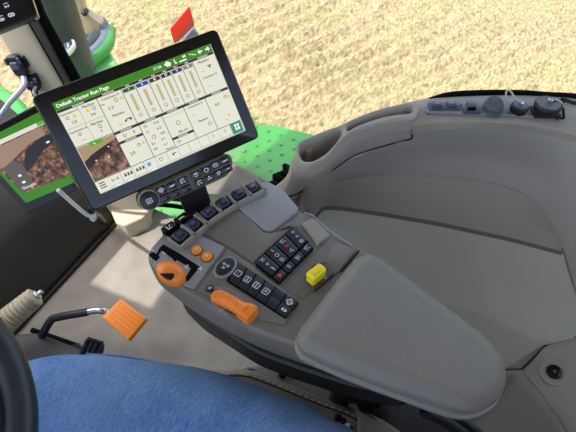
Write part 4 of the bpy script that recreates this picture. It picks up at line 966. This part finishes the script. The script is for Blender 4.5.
def build_corner():
    fr = monfr(.80, 10, 8)
    t = thing('corner_display', 'black corner display with pale digits at the top left of the view', 'display', fr.w(0, .03, -.02))
    mb = MB(); mb.prism(fillet(fr.pl([(-60, -60), (10, -60), (32, -2), (37.5, 14.5), (34, 17), (0, 30.5), (-70, 58)]), .003), fr, 0, -.03, .002, 3); mb.build('housing', 'gloss', t)
    mb = MB(); mb.prism(fr.pl([(-50, -50), (6, -52), (28, 9), (0, 20), (-50, 40)]), fr, .0005, -.0005, 0); s = mb.build('screen', screen_mat('display_dark', sr(15, 15, 24), .6), t)
    a, b = fr.px(7.5, 7.5); d0 = V(fr.px(14, 16)) - V(fr.px(2, -4)); d = d0.normalized()
    mb = MB()
    for (x, y, s_, z) in ((11, 15, '8', .022), (6, 5, '12', .014), (1, 18, '18', .016)):
        a, b = fr.px(x, y); text(mb, s_, fr, a, b, z*.7, .0008, False, 1, .0004, (0, 1), (1, 0))
    mb.build('digits', screen_mat('display_digits', sr(190, 188, 205), .8), s, recalc=False)
    mb = MB(); mb.prism(fillet(fr.pl([(-60, -90), (12, -90), (20, -50), (-60, -50)]), .004), fr, -.01, -.2, .004); mb.build('mount', 'black', t)
build_corner()

# ------------------------------------------------------------------ PLUGS ON THE PILLAR
def build_plugs():
    B = P(133, 222, 0); T = P(30, 50, .70); fr = Fr(B, T-B, Rt); fr.n = fr.n if fr.n.dot(CAM-B) > 0 else -fr.n
    for k, (pts, lab) in enumerate((([(8.5, 60.5), (24, 55), (30.5, 65.5), (15.5, 72)], 'upper black wall plug with grey cable on the beige pillar'), ([(26.5, 77), (36, 72), (42, 83), (31, 89.5)], 'lower black wall plug on the beige pillar'))):
        q = fr.pl(pts); cx = sum(p[0] for p in q)/4; cy = sum(p[1] for p in q)/4
        t = thing('power_plug', lab, 'plug', fr.w(cx, cy, 0), 'plugs on the pillar')
        mb = MB(); mb.prism(fillet(q, .004), fr, .008, -.004, .003); mb.build('socket_plate', 'black', t)
        e = V((q[3][0]-q[0][0]+q[2][0]-q[1][0], q[3][1]-q[0][1]+q[2][1]-q[1][1])).normalized()
        fp = Fr(fr.w(cx, cy, 0), fr.u*e.x+fr.v*e.y, fr.v*e.x-fr.u*e.y); fp.n = fr.n; L = .034 - .008*k
        mb = MB(); mb.box(fp, -L*.9, L*.75, -.017, .017, .006, .022, .006); p = mb.build('plug_body', 'leather', t)
        mb = MB(); mb.box(fp, -L*.5, L*.1, -.011, .011, .021, .027, .004); mb.build('grip', 'slate', p)
        mb = MB(); mb.tube([fp.w(L*.7, 0, .018), fp.w(L*1.3, 0, .022)], .009, 10); mb.build('strain_relief', 'leather', p)
        mb = MB()
        for s in (-1, 1): mb.box(fp, -L*.8, -L*.3, s*.017-.003, s*.017+.003, .020, .025, .001)
        mb.build('latch', 'slate', p)
    def cab(pxs, r, m, lab):
        mb = MB(); mb.tube(crom([fr.w(*fr.px(x, y, c), c) for x, y, c in pxs], 6), r, 8); one(mb, 'power_cable', m, lab, 'cable')
    cab([(23.5, 77, .022), (24.5, 84, .04), (19, 92, .06), (10, 102, .06), (2, 113, .05), (-8, 124, .03)], .0075, 'cable_grey', 'thick pale grey cable looping down from the upper plug')
    cab([(36, 86, .02), (34, 92, .03), (38, 97, .03), (42, 92, .02), (47, 94, .0)], .004, 'cable_white', 'thin white looped cable below the lower plug')
build_plugs()

# ------------------------------------------------------------------ PEDALS, GAITER, WHEEL
def build_pedals():
    t = thing('brake_pedal', 'orange ribbed foot pedal on a bent black arm', 'pedal', P(125, 330, 0))
    z = .15; q = [(102, 318), (121, 299), (147, 318.5), (129, 340)]
    c = P(124.5, 319, z); u = (P(147, 318.5, z)-P(121, 299, z)).normalized(); w0 = P(102, 318, z)-P(121, 299, z)
    n = (CAM-c).normalized()*.6+V((0, -.25, .6)); n = (n-u*n.dot(u)).normalized(); fr = Fr(c, u, n.cross(u), n)
    mb = MB(); mb.prism(fillet(fr.pl(q), .004), fr, .004, -.012, .003); pad = mb.build('pad', 'pedal', t)
    A, B, C_, D = fr.pl(q)
    mb = MB()
    for k in range(6):
        s = .1+.8*k/5
        p0 = (B[0]+(A[0]-B[0])*s, B[1]+(A[1]-B[1])*s); p1 = (C_[0]+(D[0]-C_[0])*s, C_[1]+(D[1]-C_[1])*s)
        f = lambda t_: (p0[0]+(p1[0]-p0[0])*t_, p0[1]+(p1[1]-p0[1])*t_)
        mb.tube([fr.w(*f(.1), .003), fr.w(*f(.16), .0055), fr.w(*f(.86), .0055), fr.w(*f(.92), .003)], .0036, 8)
    mb.build('ribs', 'pedal', pad)
    fm = [fr.px(107, 312, -.012), fr.px(121, 319, -.012)]
    arm = crom([P(42, 336, .10), P(46, 328, .125), P(51, 320.5, .14), P(57, 317.5, .145), P(88, 312, .148)], 6)
    mb = MB(); mb.tube(arm, .0115, 12); mb.build('arm', 'black', t)
    mb = MB(); mb.tube(crom([P(87, 312.2, .148), P(96, 310.5, .147), P(103, 311, .145), fr.w(*fm[0], -.014), fr.w(*fm[1], -.014)], 6), .0095, 12); tag(mb.build('arm_tip', 'steel', t), 'bare steel end of the arm')
    # small black ribbed pedal
    t = thing('accelerator_pedal', 'small black ribbed foot pedal half hidden by the jeans', 'pedal', P(92, 350, 0))
    z = .09; q = [(86, 338), (105, 344), (99, 372), (74, 364)]
    fr = Fr(P(90, 348, z), (1, .1, 0), (0, .93, .36))
    mb = MB(); mb.prism(fillet(fr.pl(q), .006), fr, 0, -.012, .003); p = mb.build('pad', 'black', t)
    A, B, C_, D = fr.pl(q); mb = MB()
    for k in range(4):
        s = .12+.76*k/3; mb.tube([fr.w(A[0]+(B[0]-A[0])*s+(D[0]-A[0])*e, A[1]+(B[1]-A[1])*s+(D[1]-A[1])*e, .003) for e in (.08, .9)], .0055, 8)
    mb.tube([fr.w(A[0]+(B[0]-A[0])*s, A[1]+(B[1]-A[1])*s, .003) for s in (.08, .92)], .005, 8)
    mb.build('ribs', 'greyrub' if 0 else 'key', p)
    mb = MB(); mb.tube([fr.w(*fr.px(88, 356, -.01), -.01), V((.24, .82, .02)), V((.24, .86, .0))], .01, 8); mb.build('hinge', 'black', t)
    # grey pedal box
    mb = MB(); q = [(p.x, p.y) for p in PL([(18, 333), (36, 331), (78, 347), (84, 352), (70, 400), (-20, 420), (-30, 340)], .10)]
    mb.prism(fillet(q, .02), HZ(.1), 0, -.1, .015, 4); one(mb, 'pedal_box', mat('box_grey', sr(76, 73, 70), .6, bump=.2), 'grey moulded pedal box on the floor beside the orange pedal', 'box')
    mb = MB(); mb.tube([P(32, 330, .012), P(78, 346, .012)], .008, 8); one(mb, 'floor_seal', 'deep', 'black rubber edge along the top of the pedal box', 'seal')
    # ribbed gaiter
    p0, p1 = P(0, 326, .20), P(36, 296, .24)
    t = thing('rubber_gaiter', 'cream ribbed rubber gaiter leaning out of the dark front panel', 'gaiter', P(15, 320, .08)); ax = p1-p0
    prof = []; n = 10
    for k in range(n):
        h = ax.length*k/n; dh = ax.length/n; r = .034-.006*k/n
        prof += [(r*.78, h), (r, h+dh*.3), (r, h+dh*.6), (r*.78, h+dh*.92)]
    mb = MB(); mb.lathe(p0, ax, prof+[(.012, ax.length), (0, ax.length)], 24); mb.build('bellows', 'bellows', t, angle=60)
    mb = MB(); mb.lathe(p1, ax, [(.012, -.01), (.012, .008), (.007, .010), (.007, .02), (0, .021)], 14); mb.build('rod_end', 'steel', t)
    mb = MB(); mb.tube([p0-ax*.7, p0-ax*.25, p0+ax*.05], .03, 14); mb.build('base_boot', 'deep', t)
build_pedals()

def build_wheel():
    c = V((-.135, .48, .86)); n = V((.15, -.45, .88)).normalized()
    e1 = n.cross(V((0, 0, 1))).normalized(); e2 = n.cross(e1); r = .2105
    t = thing('steering_wheel', 'black leather steering wheel at the lower left of the view', 'steering wheel', c - n*.25)
    mb = MB(); mb.tube([c+(e1*math.cos(k*2*math.pi/72)+e2*math.sin(k*2*math.pi/72))*r for k in range(72)], .0182, 18, closed=True); mb.build('rim', 'leather', t)
    mb = MB(); mb.tube([c+(e1*math.cos(k*2*math.pi/72)+e2*math.sin(k*2*math.pi/72))*(r+.0163)-n*.0095 for k in range(72)], .0022, 6, closed=True); tag(mb.build('stitch_seam', 'tan', t), 'thin tan seam around the rim')
    tgt = P(6, 412, .80); d = tgt-c; d -= n*d.dot(n); th = math.atan2(d.dot(e2), d.dot(e1))
    for k in range(3):
        a = th+k*2*math.pi/3; dr = e1*math.cos(a)+e2*math.sin(a); tn = n.cross(dr)
        fr = Fr(c-n*.006, dr, tn, n); mb = MB(); mb.prism(fillet([(.04, -.03), (.13, -.026), (.185, -.045), (.205, -.05), (.205, .05), (.185, .045), (.13, .026), (.04, .03)], .02), fr, .008, -.012, .006, 4); sp = mb.build('spoke', 'black', t)
        mb = MB(); mb.prism(rrect(.12, .178, -.018, .018, .008), fr, .0105, .006, .002); mb.build('thumb_pad', 'gloss', sp)
        mb = MB(); mb.tube([fr.w(.184, -.032, .009), fr.w(.181, 0, .0105), fr.w(.184, .032, .009)], .003, 8); mb.build('chrome_trim', 'steel', sp)
    mb = MB(); mb.lathe(c, n, [(.05, -.03), (.062, -.015), (.062, .006), (.05, .014), (0, .018)], 32); mb.build('hub', 'black', t)
    mb = MB(); mb.tube([c-n*.02, c-n*.25+V((0, .04, 0)), V((c.x, c.y+.33, .30)), V((c.x, c.y+.44, .02))], [.035, .04, .06, .07], 16); mb.build('column', 'black', t)
build_wheel()

# ------------------------------------------------------------------ SEAT AND DRIVER
def build_seat():
    t = thing('driver_seat', 'taupe leather driver seat with stitched edge under the blue jeans', 'seat', (0, .05, .0))
    zt = .522; fr = HZ(zt)
    right = [(p.x, p.y) for p in PL([(203, 371), (222, 366), (250, 366.5), (275, 375), (300, 385), (325, 395), (352, 405), (378, 420)], zt)]
    o = [(-.26, .27), (-.1, .33), (.08, .33)] + right + [(.262, -.12), (.24, -.30), (.0, -.33), (-.24, -.30), (-.27, 0)]
    o = ccw(crom2(o, 4))
    mb = MB(); mb.prism(o, fr, 0, -.085, .022, 5, prof=[(.012, -.085), (.0, -.06), (0, -.022)]); mb.build('cushion', 'seat', t)
    mb = MB(); ins = inset(o, .019); pts = [fr.w(a, b, .0006) for a, b in ins]
    mb.tube(pts, .0013, 6, closed=True); p = mb.build('seam', 'gap', t)
    mb = MB(); st = resample([fr.w(a, b, .0012) for a, b in inset(o, .0155)]+[fr.w(*inset(o, .0155)[0], .0012)], 340)
    for k in range(0, 339, 2): mb.tube([st[k], st[k+1]], .0014, 4)
    mb.build('stitching', 'thread', t)
    # side cover and plastic base beside the console
    mb = MB(); q = [(p.x, p.y) for p in PL([(240, 367), (262, 362), (288, 366), (330, 383), (362, 398), (392, 418), (420, 440), (390, 450), (300, 400)], .47)]
    mb.prism(ccw(fillet(q, .015)), HZ(.47), 0, -.10, .008, 3); tag(mb.build('side_cover', mat('cover_grey', sr(125, 120, 116), .6, bump=.3), t), 'grey plastic side cover')
    mb = MB(); mb.tube([P(288, 364, .476), P(284, 371, .476), P(281, 378, .472)], .007, 8); mb.build('strap', 'deep', t)
    mb = MB(); q = [(p.x, p.y) for p in PL([(347, 402), (354, 407), (358, 418), (357, 440), (420, 460), (408, 436), (384, 420)], .527)]
    mb.prism(ccw(fillet(q, .004)), HZ(.527), .003, -.05, .006, 3); tag(mb.build('rear_bolster', 'seat', t), 'rear edge section')
    mb = MB(); mb.box(HZ(0), -.2, .2, -.25, .22, 0, .44, .03); mb.build('pedestal', 'black', t)
    bk = Fr((0, -.36, .50), (1, 0, 0), (0, -.2, .98), (0, .98, .2))
    mb = MB(); mb.prism(fillet([(-.24, 0), (.24, 0), (.26, .3), (.20, .62), (.12, .82), (-.12, .82), (-.20, .62), (-.26, .3)], .06), bk, 0, -.12, .03, 4); mb.build('backrest', 'seat', t)
build_seat()

def build_driver():
    t = thing('person', 'seated driver in faded blue jeans, right thigh and knee in view', 'person', (.03, .1, .0))
    J = {'pel': ((0, -.14, .635), .11), 'waist': ((0, -.22, .76), .135), 'belt': ((0, -.24, .84), .14),
         'hr': ((.110, -.06, .618), .110), 'tr1': ((.115, .10, .611), .108), 'tr2': ((.101, .24, .604), .096), 'tr3': ((.078, .36, .604), .082), 'kr': ((.042, .468, .598), .068), 'kr2': ((.032, .500, .54), .062), 'sr': ((.022, .53, .36), .058), 'ar': ((.012, .56, .12), .042), 'fr': ((.012, .60, .055), .040), 'tor': ((.022, .70, .04), .033),
         'hl': ((-.098, -.06, .605), .108), 'tl1': ((-.13, .10, .603), .099), 'tl2': ((-.16, .24, .602), .09), 'tl3': ((-.185, .36, .604), .08), 'kl': ((-.20, .455, .598), .068), 'kl2': ((-.205, .485, .54), .062), 'sl': ((-.21, .51, .36), .058), 'al': ((-.21, .54, .12), .042), 'fl': ((-.21, .58, .055), .040), 'tol': ((-.215, .68, .04), .033)}
    E_ = [('pel', 'waist'), ('waist', 'belt'), ('pel', 'hr'), ('hr', 'tr1'), ('tr1', 'tr2'), ('tr2', 'tr3'), ('tr3', 'kr'), ('kr', 'kr2'), ('kr2', 'sr'), ('sr', 'ar'), ('ar', 'fr'), ('fr', 'tor'),
          ('pel', 'hl'), ('hl', 'tl1'), ('tl1', 'tl2'), ('tl2', 'tl3'), ('tl3', 'kl'), ('kl', 'kl2'), ('kl2', 'sl'), ('sl', 'al'), ('al', 'fl'), ('fl', 'tol')]
    names = list(J); base = V(t.location)
    me = bpy.data.meshes.new('body'); me.from_pydata([V(J[k][0])-base for k in names], [(names.index(a), names.index(b)) for a, b in E_], [])
    o = bpy.data.objects.new('body', me); COL.objects.link(o)
    m = o.modifiers.new('s', 'SKIN'); m.use_smooth_shade = True
    for k, nme in enumerate(names):
        sv = me.skin_vertices[0].data[k]; sv.radius = (J[nme][1], J[nme][1]); sv.use_root = nme == 'pel'
    sb = o.modifiers.new('b', 'SUBSURF'); sb.levels = 4; sb.render_levels = 4
    dg = bpy.context.evaluated_depsgraph_get(); em = bpy.data.meshes.new_from_object(o.evaluated_get(dg))
    bpy.data.objects.remove(o)
    for v in em.vertices:      # cloth folds, strongest behind the knee and at the hip
        p = v.co + base; nn = v.normal
        d = .0035*noise.noise((p.x*9, p.y*9, p.z*9)) + .0012*noise.noise((p.x*24, p.y*24, p.z*24))
        w = max(0, 1-abs(p.y-.05)/.14) + .5*max(0, 1-abs(p.y-.50)/.1)
        s = p.y*.8 + p.x*1.1
        d += w*.0032*math.sin(s*95+3*noise.noise((p.x*12, p.y*12, 4)))
        v.co += nn*d
    shoe = [f.index for f in em.polygons if (f.center+base).z < .085]
    em.materials.append(M['denim']); em.materials.append(M['shoe'])
    for i in shoe: em.polygons[i].material_index = 1
    for f in em.polygons: f.use_smooth = True
    b = bpy.data.objects.new('body', em); COL.objects.link(b); b.parent = t
    # outer side seam of the jeans and the belt
    mb = MB(); pts = []
    for (x, y, z, r) in ((.108, .02, .605, .1), (.106, .10, .603, .0965), (.10, .22, .602, .090), (.08, .345, .604, .081), (.06, .42, .60, .074)):
        a = R_(28); pts.append(V((x+math.cos(a)*r, y, z+math.sin(a)*r)))
    mb.tube(resample(crom(pts), 40), .0016, 6); mb.build('side_seam', 'denim', t)
    mb = MB(); c0 = V((0, -.215, .745)); mb.tube([c0+V((.142*math.cos(k*math.pi/18), .132*math.sin(k*math.pi/18), .03*math.sin(k*math.pi/18))) for k in range(36)], .014, 8, closed=True); mb.build('belt', 'deep', t)
    mb = MB()
    for k, (x, y) in enumerate(((338, 417), (343, 421), (346, 425), (350, 429), (352, 433))):
        c = P(x, y, .60); mb.lathe(c, (.5, .3, .8), [(.006, -.006), (.006, .002), (.003, .004), (0, .004)], 8)
    tag(mb.build('hip_strap', 'black', t), 'black woven strap end at the hip')
    mb = MB()
    for x, y in ((347.5, 424.5), (344, 430)): mb.lathe(P(x, y, .609), (.5, .3, .8), [(.004, -.003), (.004, .0), (0, .001)], 8)
    mb.build('strap_flecks', 'white', t)
build_driver()
# ------------------------------------------------------------------ LIGHT
def lights():
    w = bpy.data.worlds.new('world'); sc.world = w; w.use_nodes = True; nt = w.node_tree
    bg = nt.nodes['Background']; sky = nt.nodes.new('ShaderNodeTexSky'); sky.sky_type = 'NISHITA'; sky.sun_disc = False
    sky.sun_elevation = R_(SUN_EL); sky.sun_rotation = R_(0); sky.air_density = 1.2; sky.dust_density = 2.0
    hs = nt.nodes.new('ShaderNodeHueSaturation'); hs.inputs['Saturation'].default_value = .72
    nt.links.new(sky.outputs[0], hs.inputs['Color']); nt.links.new(hs.outputs[0], bg.inputs[0]); bg.inputs[1].default_value = SKY
    l = bpy.data.lights.new('sun', 'SUN'); l.energy = SUN; l.angle = R_(.6); l.color = (1, .965, .91)
    o = bpy.data.objects.new('sun', l); COL.objects.link(o)
    d = V((math.sin(R_(SUN_AZ))*math.cos(R_(SUN_EL)), math.cos(R_(SUN_AZ))*math.cos(R_(SUN_EL)), math.sin(R_(SUN_EL))))
    o.rotation_euler = d.to_track_quat('Z', 'Y').to_euler(); o.location = d*20
    sc.view_settings.view_transform = 'Standard'; sc.view_settings.look = 'None'; sc.view_settings.gamma = 1
    sc.view_settings.use_curve_mapping = False; sc.view_settings.exposure = EXPO
SUN, SUN_EL, SUN_AZ, SKY, EXPO = 3.3, 65, -35, .36, .38
lights()
